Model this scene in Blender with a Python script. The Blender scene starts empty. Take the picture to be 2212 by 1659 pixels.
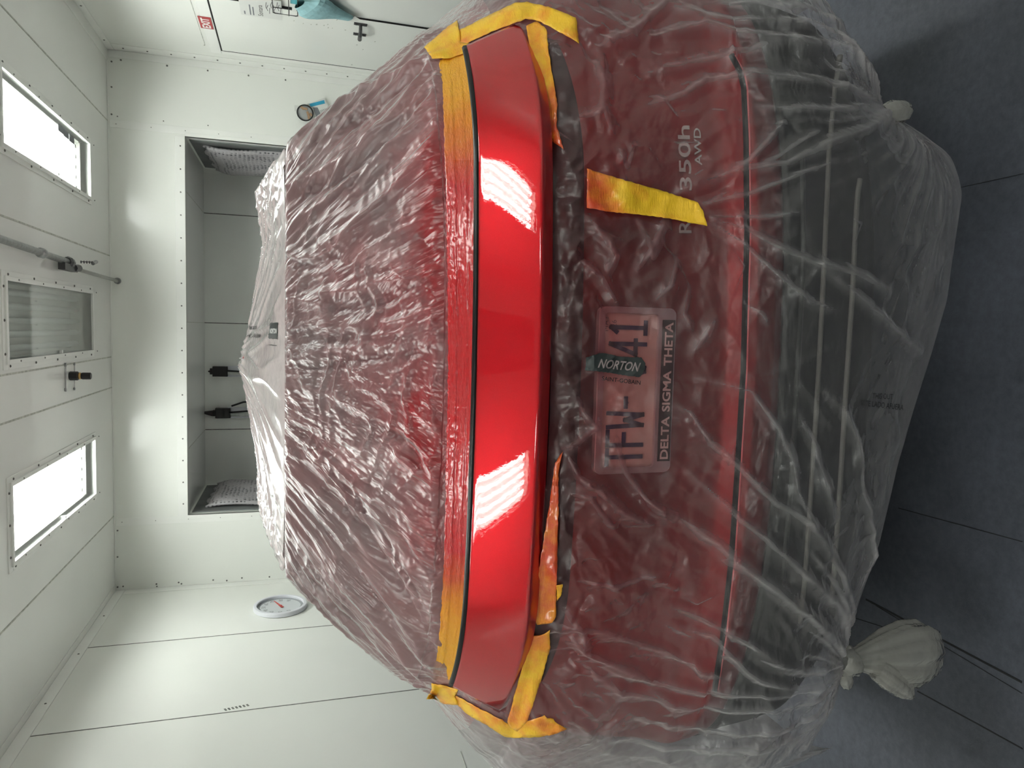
import bpy, bmesh, math, random
import numpy as np
from mathutils import Vector, Matrix
from mathutils.bvhtree import BVHTree
from mathutils.geometry import delaunay_2d_cdt
random.seed(4); rng = np.random.default_rng(7)
S = bpy.context.scene
COL = S.collection

# ------------------------------------------------------------------ camera model
F = 1535.0; CU, CV = 829.5, 1106.0
def nrm(a):
    a = np.array(a, float); return a/np.linalg.norm(a)
_y = nrm([956-829.5, 642-1106, F]); _d = nrm([812-829.5, 6180-1106, F]); _d = nrm(_d-_y*(_d@_y)); _x = nrm(np.cross(_d, _y))
MW = np.array([_x, _y, -_d])                 # world = MW @ cam(right,down,forward)
EYE = np.array([0, 0, 1.6])
def ray(x, y): return MW@np.array([(1659-y-CU)/F, (x-CV)/F, 1.0])
def atY(x, y, Y): d = ray(x, y); return EYE+d*(Y/d[1])
def atZ(x, y, Z): d = ray(x, y); return EYE+d*((Z-EYE[2])/d[2])
def atX(x, y, X): d = ray(x, y); return EYE+d*(X/d[0])
def proj(P):
    c = (np.asarray(P)-EYE)@MW
    return CV+F*c[..., 1]/c[..., 2], 1659-(CU+F*c[..., 0]/c[..., 2])

cam = bpy.data.cameras.new('camera'); co = bpy.data.objects.new('camera', cam); COL.objects.link(co)
cam.sensor_fit = 'HORIZONTAL'; cam.sensor_width = 36.0; cam.lens = 36.0*F/2212.0; cam.clip_start = 0.02
right = MW@np.array([0, 1, 0]); up = MW@np.array([1, 0, 0]); back = -(MW@np.array([0, 0, 1]))
m = Matrix.Identity(4)
for i in range(3):
    m[i][0], m[i][1], m[i][2], m[i][3] = right[i], up[i], back[i], EYE[i]
co.matrix_world = m
S.camera = co

# ------------------------------------------------------------------ materials
MATS = {}
def new_mat(name):
    mt = bpy.data.materials.new(name); mt.use_nodes = True
    nt = mt.node_tree; b = nt.nodes['Principled BSDF']; MATS[name] = mt
    return mt, nt, b
def N(nt, t, **kw):
    n = nt.nodes.new(t)
    for k, v in kw.items(): setattr(n, k, v)
    return n
def L(nt, a, b): nt.links.new(a, b)
def math_(nt, op, a, b=None, clamp=False):
    n = N(nt, 'ShaderNodeMath', operation=op, use_clamp=clamp)
    for i, v in enumerate((a, b)):
        if v is None: continue
        if isinstance(v, (int, float)): n.inputs[i].default_value = v
        else: L(nt, v, n.inputs[i])
    return n.outputs[0]
def ramp(nt, src, stops):
    r = N(nt, 'ShaderNodeValToRGB'); L(nt, src, r.inputs[0])
    e = r.color_ramp.elements
    e[0].position, e[0].color = stops[0][0], (*stops[0][1], 1)
    e[1].position, e[1].color = stops[1][0], (*stops[1][1], 1)
    for p, c in stops[2:]:
        q = e.new(p); q.color = (*c, 1)
    return r.outputs[0]
def noise(nt, scale, detail=4, rough=.5, dist=0, vec=None):
    n = N(nt, 'ShaderNodeTexNoise'); n.inputs['Scale'].default_value = scale; n.inputs['Detail'].default_value = detail
    n.inputs['Roughness'].default_value = rough; n.inputs['Distortion'].default_value = dist
    if vec is None:
        t = N(nt, 'ShaderNodeTexCoord'); vec = t.outputs['Object']
    L(nt, vec, n.inputs['Vector']); return n.outputs['Fac']
def bump(nt, h, strength, dist, b=None):
    n = N(nt, 'ShaderNodeBump'); n.inputs['Strength'].default_value = strength; n.inputs['Distance'].default_value = dist
    L(nt, h, n.inputs['Height'])
    if b: L(nt, n.outputs[0], b.inputs['Normal'])
    return n.outputs[0]
def schlick(nt, f0, nrm_=None):
    lw = N(nt, 'ShaderNodeLayerWeight'); lw.inputs[0].default_value = .5
    if nrm_ is not None: L(nt, nrm_, lw.inputs['Normal'])
    return math_(nt, 'ADD', math_(nt, 'MULTIPLY', math_(nt, 'POWER', lw.outputs['Facing'], 5.0), 1-f0), f0)
def simple(name, col, rough=.5, metal=0, coat=0, coat_r=.05, var=.06, vscale=8, bmp=0, bscale=60, spec=.5):
    mt, nt, b = new_mat(name)
    f = noise(nt, vscale, 3)
    lo = tuple(max(0, c*(1-var)) for c in col); hi = tuple(min(1, c*(1+var)) for c in col)
    L(nt, ramp(nt, f, [(.3, lo), (.7, hi)]), b.inputs['Base Color'])
    b.inputs['Roughness'].default_value = rough; b.inputs['Metallic'].default_value = metal
    b.inputs['Coat Weight'].default_value = coat; b.inputs['Coat Roughness'].default_value = coat_r
    b.inputs['Specular IOR Level'].default_value = spec
    if bmp: bump(nt, noise(nt, bscale, 3), bmp, .002, b)
    return mt
def emit(name, col, st):
    mt = bpy.data.materials.new(name); mt.use_nodes = True; nt = mt.node_tree
    nt.nodes.clear(); o = N(nt, 'ShaderNodeOutputMaterial'); e = N(nt, 'ShaderNodeEmission')
    e.inputs[0].default_value = (*col, 1); e.inputs[1].default_value = st
    L(nt, e.outputs[0], o.inputs[0]); return mt

WALL = simple('white_wall_paint', (.86, .875, .83), .42, var=.02, vscale=1.3, coat=.55, coat_r=.14)
CEIL = simple('white_ceiling_paint', (.86, .868, .835), .40, var=.02, vscale=1.3, coat=.40, coat_r=.07)
FRAMEW = simple('white_trim_paint', (.87, .88, .845), .38, var=.03, vscale=4, coat=.2, coat_r=.2)
INNER = simple('recess_paint', (.88, .90, .86), .45, var=.03, vscale=2, coat=.3, coat_r=.2)
SCREW = simple('screw_steel', (.17, .17, .16), .45, .4)
SEAM = simple('dark_seam', (.16, .165, .15), .7, var=.5, vscale=30)
SEAML = simple('pale_seam', (.50, .51, .46), .7, var=.25, vscale=30)
BLACK = simple('black_plastic', (.012, .012, .013), .4)
GAP = simple('gap_black', (.004, .004, .004), .8)
STEEL = simple('galvanised_steel', (.36, .37, .37), .33, .85, var=.2, vscale=40)
DSTEEL = simple('dark_steel', (.10, .10, .105), .4, .7)
BRASS = simple('brass', (.45, .28, .10), .35, .8)
WHITEP = simple('white_plastic', (.74, .75, .80), .35, var=.01)
DIAL = simple('dial_card', (.66, .69, .71), .5, var=.01)
GREYP = simple('grey_print', (.20, .21, .23), .6)
PAPER = simple('white_paper', (.72, .73, .70), .7, var=.02)
INK = simple('ink', (.03, .03, .03), .7)
REDN = simple('red_needle', (.62, .10, .09), .5)
SIGNR = simple('sign_red', (.40, .025, .03), .4)
SIGNW = simple('sign_white', (.85, .85, .83), .4)
BLUEP = simple('blue_print', (.03, .33, .52), .5)
TEALP = simple('teal_paper', (.30, .52, .55), .75, var=.12, vscale=25)
TEALD = simple('teal_card', (.10, .42, .48), .6)
WOODB = simple('tan_block', (.42, .26, .15), .6, var=.2, vscale=60)
TUBEOFF = simple('unlit_tube', (.80, .82, .80), .3, var=.01)
RUBBER = simple('tyre_rubber', (.02, .02, .02), .7)
DUCT = simple('grey_duct', (.18, .19, .19), .6, var=.2, vscale=6)
BODYBLK = simple('bumper_black', (.010, .011, .011), .55, var=.15, vscale=60, bmp=.2, bscale=400)
TRIMS = simple('satin_trim', (.15, .148, .132), .55, .05)
CHROME = simple('badge_chrome', (.75, .74, .74), .2, .9)
GLASSDK = simple('dark_glass', (.012, .011, .013), .08, var=.02)
PLATEW = simple('plate_white', (.60, .52, .47), .45, var=.10, vscale=14)
PLATEB = simple('plate_blue', (.012, .014, .10), .5)
PFRAME = simple('plate_frame_metal', (.55, .52, .54), .3, .6)
LIGHTBAR = simple('lamp_lens', (.012, .002, .003), .5, var=.1, spec=.2)
SEAL = simple('rubber_seal', (.006, .005, .006), .35)
TUBEON = emit('lit_tube', (1.0, 1.0, .97), 22.0); TUBEMID = emit('lit_tube_over_car', (1.0, 1.0, .97), 9.5)
TUBELOW = emit('dim_lit_tube', (1.0, 1.0, .95), 1.6)

# car paint: metallic red under gloss clear coat
def paint(name, peel, ro, lo=(.56, .008, .014), hi=(.64, .012, .020), cw=1.0, cr=.01):
    mt, nt, b = new_mat(name)
    f = noise(nt, 900, 2)
    L(nt, ramp(nt, f, [(.3, lo), (.7, hi)]), b.inputs['Base Color'])
    b.inputs['Metallic'].default_value = .92; b.inputs['Roughness'].default_value = ro
    b.inputs['Coat Weight'].default_value = cw; b.inputs['Coat Roughness'].default_value = cr
    L(nt, bump(nt, noise(nt, 160, 2), peel, .001), b.inputs['Coat Normal'])
    b.inputs['Coat IOR'].default_value = 1.75
    return mt
CARRED = paint('shaded_red_car_paint', .02, .40, (.27, .011, .014), (.32, .015, .018), .3, .3); PANEL = paint('wet_red_panel_paint', .035, .45)  # CARRED is the panel's red darkened, body shade put into its colour

# floor concrete
FLOORM, nt, b = new_mat('dark_concrete')
f1 = noise(nt, 1.1, 5, .6); f2 = noise(nt, 45, 4, .7)
mx = math_(nt, 'MULTIPLY', math_(nt, 'ADD', f1, 0), math_(nt, 'ADD', f2, .5))
L(nt, ramp(nt, mx, [(.22, (.034, .037, .047)), (.75, (.125, .135, .172))]), b.inputs['Base Color'])
b.inputs['Roughness'].default_value = .62
bump(nt, f2, .35, .002, b)

# glass pane of the light fixtures
PANE = bpy.data.materials.new('fixture_glass'); PANE.use_nodes = True; nt = PANE.node_tree; nt.nodes.clear()
o = N(nt, 'ShaderNodeOutputMaterial'); tr = N(nt, 'ShaderNodeBsdfTransparent'); gl = N(nt, 'ShaderNodeBsdfGlossy'); gl.inputs['Roughness'].default_value = .02
tr.inputs[0].default_value = (.95, .97, .96, 1)
mxs = N(nt, 'ShaderNodeMixShader')
L(nt, math_(nt, 'ADD', schlick(nt, .05), math_(nt, 'MULTIPLY', noise(nt, 6, 3), .06)), mxs.inputs[0]); L(nt, tr.outputs[0], mxs.inputs[1]); L(nt, gl.outputs[0], mxs.inputs[2]); L(nt, mxs.outputs[0], o.inputs[0])

# filter pad with rows of dark holes
FILT, nt, b = new_mat('filter_fabric')
tc = N(nt, 'ShaderNodeTexCoord'); vo = N(nt, 'ShaderNodeTexVoronoi'); vo.inputs['Scale'].default_value = 30; vo.inputs['Randomness'].default_value = .3
L(nt, tc.outputs['Object'], vo.inputs['Vector'])
L(nt, ramp(nt, vo.outputs['Distance'], [(.17, (.09, .09, .095)), (.40, (.46, .445, .46))]), b.inputs['Base Color'])
b.inputs['Roughness'].default_value = .9
bump(nt, vo.outputs['Distance'], .8, .01, b)

# plastic masking film
def film_mat(name, col, spray_col, base, trans_mix, bscale, bstr, foldk, grough=.16, spec=1.0, edge=.75, objc=False, spo=.35):
    mt = bpy.data.materials.new(name); mt.use_nodes = True; nt = mt.node_tree; nt.nodes.clear()
    o = N(nt, 'ShaderNodeOutputMaterial')
    fold = N(nt, 'ShaderNodeAttribute', attribute_name='fold').outputs['Fac']
    spray = N(nt, 'ShaderNodeAttribute', attribute_name='spray').outputs['Fac']
    uv = N(nt, 'ShaderNodeAttribute', attribute_name='sheet').outputs['Vector']
    if objc: uv = N(nt, 'ShaderNodeTexCoord').outputs['Object']
    # crumpled facets: three sizes of cells on warped sheet coordinates
    wn = N(nt, 'ShaderNodeTexNoise'); wn.inputs['Scale'].default_value = bscale*.35; wn.inputs['Detail'].default_value = 3; L(nt, uv, wn.inputs['Vector'])
    wa = N(nt, 'ShaderNodeVectorMath', operation='MULTIPLY_ADD'); L(nt, wn.outputs['Color'], wa.inputs[0]); wa.inputs[1].default_value = (1.6/bscale,)*3; L(nt, uv, wa.inputs[2])
    h = None
    for k_, a_ in ((1.0, 1.0), (2.7, .5), (6.5, .24)):
        vo = N(nt, 'ShaderNodeTexVoronoi'); vo.inputs['Scale'].default_value = bscale*k_; L(nt, wa.outputs[0], vo.inputs['Vector'])
        t_ = math_(nt, 'MULTIPLY', vo.outputs['Distance'], a_); h = t_ if h is None else math_(nt, 'ADD', h, t_)
    nb = bump(nt, h, bstr, .012)
    sp = math_(nt, 'MULTIPLY', spray, math_(nt, 'ADD', math_(nt, 'MULTIPLY', noise(nt, 14, 6, .6), 1.0), .5), True)
    cm = N(nt, 'ShaderNodeMix', data_type='RGBA'); L(nt, sp, cm.inputs['Factor'])
    cm.inputs[6].default_value = (*col, 1); cm.inputs[7].default_value = (*spray_col, 1)
    c = cm.outputs[2]
    lw = N(nt, 'ShaderNodeLayerWeight'); lw.inputs[0].default_value = .5; pass
    fac = math_(nt, 'POWER', lw.outputs['Facing'], 2.2)
    op = math_(nt, 'ADD', math_(nt, 'MULTIPLY', fac, edge), math_(nt, 'ADD', base, math_(nt, 'MULTIPLY', fold, foldk)))
    op = math_(nt, 'ADD', op, math_(nt, 'MULTIPLY', sp, spo), True)
    op = math_(nt, 'MAXIMUM', math_(nt, 'MINIMUM', op, .97), .04)
    tr = N(nt, 'ShaderNodeBsdfTransparent'); tcol = N(nt, 'ShaderNodeMix', data_type='RGBA'); L(nt, sp, tcol.inputs['Factor'])
    tcol.inputs[6].default_value = (.97, .97, .97, 1); tcol.inputs[7].default_value = (.92, .30, .30, 1); L(nt, tcol.outputs[2], tr.inputs[0])
    df = N(nt, 'ShaderNodeBsdfDiffuse'); L(nt, c, df.inputs[0]); L(nt, nb, df.inputs['Normal'])
    tl = N(nt, 'ShaderNodeBsdfTranslucent'); L(nt, c, tl.inputs[0]); L(nt, nb, tl.inputs['Normal'])
    m1 = N(nt, 'ShaderNodeMixShader'); m1.inputs[0].default_value = trans_mix; L(nt, df.outputs[0], m1.inputs[1]); L(nt, tl.outputs[0], m1.inputs[2])
    m2 = N(nt, 'ShaderNodeMixShader'); L(nt, op, m2.inputs[0]); L(nt, tr.outputs[0], m2.inputs[1]); L(nt, m1.outputs[0], m2.inputs[2])
    gl = N(nt, 'ShaderNodeBsdfGlossy'); gl.inputs['Roughness'].default_value = grough; L(nt, nb, gl.inputs['Normal'])
    m3 = N(nt, 'ShaderNodeMixShader'); L(nt, math_(nt, 'MULTIPLY', schlick(nt, .045, nb), spec, True), m3.inputs[0]); L(nt, m2.outputs[0], m3.inputs[1]); L(nt, gl.outputs[0], m3.inputs[2])
    L(nt, m3.outputs[0], o.inputs[0]); return mt
FILM_UP = film_mat('upper_plastic_film', (.52, .39, .40), (.52, .012, .022), .46, .30, 20, .5, .30, .36, 2.0)
FILM_ROOF = film_mat('lit_roof_film', (.86, .79, .79), (.5, .10, .11), .9, .22, 14, .08, .10, .26, 1.4)  # paler copy of the film, light from above and behind put into its colour
FILM_LOW = film_mat('lower_plastic_film', (.72, .70, .72), (.40, .05, .06), .085, .38, 11, .5, .38, .36, 1.2, spo=.13)
KNOTM = film_mat('gathered_film', (.66, .64, .59), (.4, .05, .06), .46, .4, 14, .35, .2, .25, 1.4, .7, True)

# masking tape: yellow crepe with red overspray
def tape_mat(name, red, gloss_r, bstr=.5):
    mt, nt, b = new_mat(name)
    sp = N(nt, 'ShaderNodeAttribute', attribute_name='spray').outputs['Fac']
    f = noise(nt, 18, 5, .6); g = noise(nt, 60, 3)
    fac = math_(nt, 'ADD', sp, math_(nt, 'MULTIPLY', math_(nt, 'SUBTRACT', f, .5), red), True)
    L(nt, ramp(nt, fac, [(.0, (.98, .58, .02)), (.30, (.90, .30, .012)), (.6, (.74, .09, .014)), (.92, (.70, .008, .014))]), b.inputs['Base Color'])
    L(nt, math_(nt, 'SUBTRACT', .5, math_(nt, 'MULTIPLY', sp, gloss_r), True), b.inputs['Roughness'])
    wv = N(nt, 'ShaderNodeMapping'); tc = N(nt, 'ShaderNodeTexCoord'); L(nt, tc.outputs['Object'], wv.inputs[0]); wv.inputs['Scale'].default_value = (60, 260, 420)
    n1 = noise(nt, 1, 4, .6, .3, wv.outputs[0])
    bump(nt, math_(nt, 'ADD', n1, math_(nt, 'MULTIPLY', f, .8)), bstr, .003, b)
    L(nt, math_(nt, 'ADD', .15, math_(nt, 'MULTIPLY', sp, .9), True), b.inputs['Coat Weight']); b.inputs['Coat Roughness'].default_value = .16; b.inputs['Coat IOR'].default_value = 1.6
    return mt
TAPE = tape_mat('yellow_masking_tape', 1.3, .25)
TAPEBAND = tape_mat('painted_masking_tape', .35, .36, .8)

# ------------------------------------------------------------------ mesh helpers
def tag(o, label=None, cat=None, group=None, kind=None):
    if label: o['label'] = label
    if cat: o['category'] = cat
    if group: o['group'] = group
    if kind: o['kind'] = kind
    return o
def empty(name, loc=(0, 0, 0), **kw):
    o = bpy.data.objects.new(name, None); COL.objects.link(o); o.location = loc; o.empty_display_size = .05
    return tag(o, **kw)
def link(name, me, mat, parent=None, smooth=False, **kw):
    o = bpy.data.objects.new(name, me); COL.objects.link(o)
    if mat is not None and len(me.materials) == 0: me.materials.append(mat)
    if smooth: me.polygons.foreach_set('use_smooth', [True]*len(me.polygons))
    if parent is not None:
        o.parent = parent; o.matrix_parent_inverse = Matrix.Translation(-wloc(parent))
    return tag(o, **kw)
def wloc(o):
    v = Vector((0, 0, 0)); 
    while o is not None:
        v = v+o.matrix_parent_inverse.translation+o.location if o.parent else v+o.location
        o = o.parent
    return v
class MB:
    def __init__(s): s.v = []; s.f = []
    def add(s, vs, fs):
        n = len(s.v); s.v += [tuple(p) for p in vs]; s.f += [tuple(i+n for i in q) for q in fs]; return s
    def box(s, lo, hi):
        x0, y0, z0 = lo; x1, y1, z1 = hi
        return s.add([(x0,y0,z0),(x1,y0,z0),(x1,y1,z0),(x0,y1,z0),(x0,y0,z1),(x1,y0,z1),(x1,y1,z1),(x0,y1,z1)],
                     [(0,3,2,1),(4,5,6,7),(0,1,5,4),(1,2,6,5),(2,3,7,6),(3,0,4,7)])
    def obox(s, c, ax, ay, az):
        c, ax, ay, az = map(lambda q: np.array(q, float), (c, ax, ay, az))
        vs = [c+sx*ax+sy*ay+sz*az for sz in (-1, 1) for sx, sy in ((-1,-1),(1,-1),(1,1),(-1,1))]
        return s.add(vs, [(0,3,2,1),(4,5,6,7),(0,1,5,4),(1,2,6,5),(2,3,7,6),(3,0,4,7)])
    def tube(s, pts, r, n=10, cap=True):
        pts = [np.array(p, float) for p in pts]; rs = r if isinstance(r, (list, tuple)) else [r]*len(pts)
        ref = None; vs = []; fs = []
        for i, p in enumerate(pts):
            t = nrm(pts[min(i+1, len(pts)-1)]-pts[max(i-1, 0)])
            if ref is None: ref = np.array([0, 0, 1.]) if abs(t[2]) < .9 else np.array([1., 0, 0])
            a = nrm(np.cross(t, ref)); bb = np.cross(t, a); ref = -np.cross(t, a) if False else ref
            for k in range(n):
                th = 2*math.pi*k/n; vs.append(p+rs[i]*(math.cos(th)*a+math.sin(th)*bb))
        for i in range(len(pts)-1):
            for k in range(n): fs.append((i*n+k, i*n+(k+1) % n, (i+1)*n+(k+1) % n, (i+1)*n+k))
        if cap: fs.append(tuple(range(n))[::-1]); fs.append(tuple((len(pts)-1)*n+k for k in range(n)))
        return s.add(vs, fs)
    def poly(s, pts): return s.add(pts, [tuple(range(len(pts)))])
    def ring(s, c, n_, u_, r0, r1, h, seg=40):
        c, n_, u_ = map(lambda q: np.array(q, float), (c, n_, u_)); v_ = np.cross(n_, u_)
        prof = [(r0, 0), (r0, h), (r1, h), (r1, 0)]; vs = []; fs = []
        for k in range(seg):
            th = 2*math.pi*k/seg; d = math.cos(th)*u_+math.sin(th)*v_
            for r, hh in prof: vs.append(c+d*r+n_*hh)
        for k in range(seg):
            k2 = (k+1) % seg
            for j in range(4): fs.append((k*4+j, k2*4+j, k2*4+(j+1) % 4, k*4+(j+1) % 4))
        return s.add(vs, fs)
    def disc(s, c, n_, u_, r, h, seg=40):
        c, n_, u_ = map(lambda q: np.array(q, float), (c, n_, u_))
        return s.tube([c, c+n_*h], r, seg)
    def mesh(s, name='m'):
        me = bpy.data.meshes.new(name); me.from_pydata([tuple(map(float, p)) for p in s.v], [], s.f)
        bm = bmesh.new(); bm.from_mesh(me); bmesh.ops.recalc_face_normals(bm, faces=bm.faces); bm.to_mesh(me); bm.free()
        me.update(); return me
    def build(s, name, mat, parent=None, smooth=False, bev=0, **kw):
        o = link(name, s.mesh(name), mat, parent, smooth, **kw)
        if bev:
            md = o.modifiers.new('bevel', 'BEVEL'); md.width = bev; md.segments = 2; md.limit_method = 'ANGLE'
        return o
def grid_mesh(name, P, mask=None, attrs=None):
    """P: rows x cols x 3 -> mesh of quads; mask (rows-1,cols-1) keeps faces"""
    R, C, _ = P.shape
    idx = np.arange(R*C).reshape(R, C)
    q = np.stack([idx[:-1, :-1], idx[:-1, 1:], idx[1:, 1:], idx[1:, :-1]], -1)
    q = q[mask] if mask is not None else q.reshape(-1, 4)
    used = np.unique(q); mp = -np.ones(R*C, int); mp[used] = np.arange(len(used)); q = mp[q]
    V = P.reshape(-1, 3)[used]
    return raw_mesh(name, V, q, {k: a.reshape(R*C, -1)[used] for k, a in (attrs or {}).items()})
def raw_mesh(name, V, q, attrs=None):
    me = bpy.data.meshes.new(name); me.vertices.add(len(V)); me.vertices.foreach_set('co', V.astype(np.float32).ravel())
    nf = len(q); me.loops.add(nf*4); me.loops.foreach_set('vertex_index', q.astype(np.int32).ravel())
    me.polygons.add(nf); me.polygons.foreach_set('loop_start', np.arange(nf, dtype=np.int32)*4); me.polygons.foreach_set('loop_total', np.full(nf, 4, np.int32))
    me.update(calc_edges=True)
    me.polygons.foreach_set('use_smooth', np.ones(nf, bool))
    for k, a in (attrs or {}).items():
        if a.shape[1] == 1:
            at = me.attributes.new(k, 'FLOAT', 'POINT'); at.data.foreach_set('value', a.astype(np.float32).ravel())
        else:
            at = me.attributes.new(k, 'FLOAT_VECTOR', 'POINT'); at.data.foreach_set('vector', a.astype(np.float32).ravel())
    return me
def text_geo(txt, bold=0.0, shear=0.0):
    cu = bpy.data.curves.new('t', 'FONT'); cu.body = txt; cu.align_x = 'CENTER'; cu.align_y = 'CENTER'; cu.resolution_u = 3; cu.offset = bold; cu.shear = shear
    ob = bpy.data.objects.new('t', cu); COL.objects.link(ob)
    me = ob.to_mesh(); vs = np.array([v.co[:] for v in me.vertices]) if len(me.vertices) else np.zeros((0, 3)); fs = [tuple(p.vertices) for p in me.polygons]
    ob.to_mesh_clear(); bpy.data.objects.remove(ob); bpy.data.curves.remove(cu)
    if len(vs): 
        lo, hi = vs.min(0), vs.max(0); vs = vs-(lo+hi)/2; return vs[:, :2], fs, (hi-lo)[:2]
    return vs[:, :2], fs, np.ones(2)
def text_on(txt, c, ux, uy, w=None, h=None, bold=0.0, shear=0.0, thick=0.0):
    """flat text centred at c, x axis ux, y axis uy (unit), fitted to width/height"""
    vs, fs, sz = text_geo(txt, bold, shear); c, ux, uy = map(lambda q: np.array(q, float), (c, ux, uy))
    sx = (w/sz[0]) if w else h/sz[1]; sy = (h/sz[1]) if h else sx
    mb = MB(); P = [c+ux*v[0]*sx+uy*v[1]*sy for v in vs]; mb.add(P, fs)
    if thick:
        n_ = np.cross(ux, uy); nv = len(P); mb.add([p+n_*thick for p in P], fs)
        from collections import Counter
        ed = Counter()
        for f_ in fs:
            for i in range(len(f_)): ed[(f_[i], f_[(i+1) % len(f_)])] += 1
        for (a, b_) in ed:
            if (b_, a) not in ed: mb.f.append((a, b_, b_+nv, a+nv))
    return mb

# 2D gradient noise
def _hash(ix, iy, seed):
    h = (ix*374761393+iy*668265263+seed*1274126177) & 0xFFFFFFFF
    h = ((h ^ (h >> 13))*1274126177) & 0xFFFFFFFF
    return ((h ^ (h >> 16)) & 0xFFFF)/65535.0
def pn(x, y, seed=0):
    x = np.asarray(x, float); y = np.asarray(y, float)
    ix = np.floor(x).astype(np.int64); iy = np.floor(y).astype(np.int64); fx = x-ix; fy = y-iy
    def g(i, j):
        a = _hash(ix+i, iy+j, seed)*2*np.pi
        return np.cos(a)*(fx-i)+np.sin(a)*(fy-j)
    u = fx**3*(fx*(fx*6-15)+10); v = fy**3*(fy*(fy*6-15)+10)
    return ((g(0, 0)*(1-u)+g(1, 0)*u)*(1-v)+(g(0, 1)*(1-u)+g(1, 1)*u)*v)*1.5
def ridged(x, y, seed, p=1.6): return np.clip(1-np.abs(pn(x, y, seed))*2.2, 0, 1)**p
def sm(e0, e1, x):
    t = np.clip((np.asarray(x, float)-e0)/(e1-e0), 0, 1); return t*t*(3-2*t)

# ================================================================== ROOM
XL, XR, YF, YB, ZC = -2.222, 2.113, 6.40, -3.9, 3.03
OX0, OX1, OZ, YR = -1.615, 1.50, 2.474, 7.60
T = .06
def cells(name, xs, ys, holes, place, mat, **kw):
    mb = MB()
    for i in range(len(xs)-1):
        for j in range(len(ys)-1):
            cx, cy = (xs[i]+xs[i+1])/2, (ys[j]+ys[j+1])/2
            if any(a < cx < b_ and c < cy < d for a, b_, c, d in holes): continue
            place(mb, xs[i], xs[i+1], ys[j], ys[j+1])
    return mb.build(name, mat, **kw)
floor = MB().box((XL-T, YB-T, -.08), (XR+T, YR+T, 0)).build('floor', FLOORM, kind='structure')
FX = [(-1.285, -.87), (-.215, .19), (.885, 1.247)]           # fixture glass in x
FX = [(-1.275, -.875), (-.215, .190), (.880, 1.250)]
FY = [(4.245, 5.825), (1.68, 3.26), (-.89, .69), (-3.36, -1.88)]
holes = [(x0, x1, y0, y1) for x0, x1 in FX for y0, y1 in FY]
xs = sorted({XL-T, XR+T, *[q for p in FX for q in p]}); ys = sorted({YB-T, YF+T, *[q for p in FY for q in p]})
cells('ceiling', xs, ys, holes, lambda mb, a, b_, c, d: mb.box((a, c, ZC), (b_, d, ZC+.05)), CEIL, kind='structure')
MB().box((XL-T, YB, 0), (XL, YF+T, ZC)).build('wall_left', WALL, kind='structure')
MB().box((XR, YB, 0), (XR+T, YF+T, ZC)).build('wall_right', WALL, kind='structure')
MB().box((XL, YB-T, 0), (XR, YB, ZC)).build('wall_back', simple('dark_back_wall', (.22, .22, .21), .8, var=.1),  kind='structure')  # unseen wall kept dark to cut light bounced onto the tailgate
mb = MB(); mb.box((XL, YF, 0), (OX0, YF+T, ZC)); mb.box((OX1, YF, 0), (XR, YF+T, ZC)); mb.box((OX0, YF, OZ), (OX1, YF+T, ZC))
mb.build('wall_far', WALL, kind='structure')
MB().box((OX0-T, YR, 0), (OX1+T, YR+T, OZ+T)).build('wall_recess_back', INNER, kind='structure')
MB().box((OX0-T, YF+T, 0), (OX0, YR, OZ)).build('wall_recess_left', INNER, kind='structure')
MB().box((OX1, YF+T, 0), (OX1+T, YR, OZ)).build('wall_recess_right', INNER, kind='structure')
MB().box((OX0-T, YF+T, OZ), (OX1+T, YR, OZ+T)).build('ceiling_recess', CEIL, kind='structure')

SCR = MB(); SCR.tube([(0, 0, -.001), (0, 0, .003)], .0085, 8); SCR.tube([(0, 0, .003), (0, 0, .005)], .005, 8)
SCRM = SCR.mesh('screw'); SCRM.materials.append(SCREW)
def screw(p, n_, parent, name='screw', sc=1.0):
    o = bpy.data.objects.new(name, SCRM); COL.objects.link(o)
    q = Vector(tuple(n_)).to_track_quat('Z', 'Y')
    o.parent = parent; o.location = Vector(tuple(p))-wloc(parent); o.rotation_mode = 'QUATERNION'; o.rotation_quaternion = q; o.scale = (sc*.82, sc*.82, sc)
    return o
TN = [0]
def trim(mb, mat=FRAMEW, bev=.002):
    TN[0] += 1
    return mb.build('trim_%d' % TN[0], mat, kind='structure', bev=bev)
# corner angles between far wall and side walls
t = MB(); t.box((XR-.004, YF-.13, 0), (XR, YF, ZC-.058)); t.box((XR-.06, YF-.0045, 0), (XR-.0045, YF, ZC-.016)); tr_ = trim(t)
for z in np.arange(1.2, 3.0, .17): screw((XR-.004, YF-.065, z), (-1, 0, 0), tr_)
for z in (2.93, 2.60, 2.30, 1.99, 1.7): screw((XR-.075, YF, z), (0, -1, 0), tr_)
t = MB(); t.box((XL, YF-.10, 0), (XL+.004, YF, ZC-.078)); t.box((XL+.0045, YF-.0045, 0), (XL+.012, YF, ZC-.016)); tr_ = trim(t)
for z in (2.97, 2.72, 2.55, 2.28, 2.05): screw((XL+.035, YF, z), (0, -1, 0), tr_)
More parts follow.
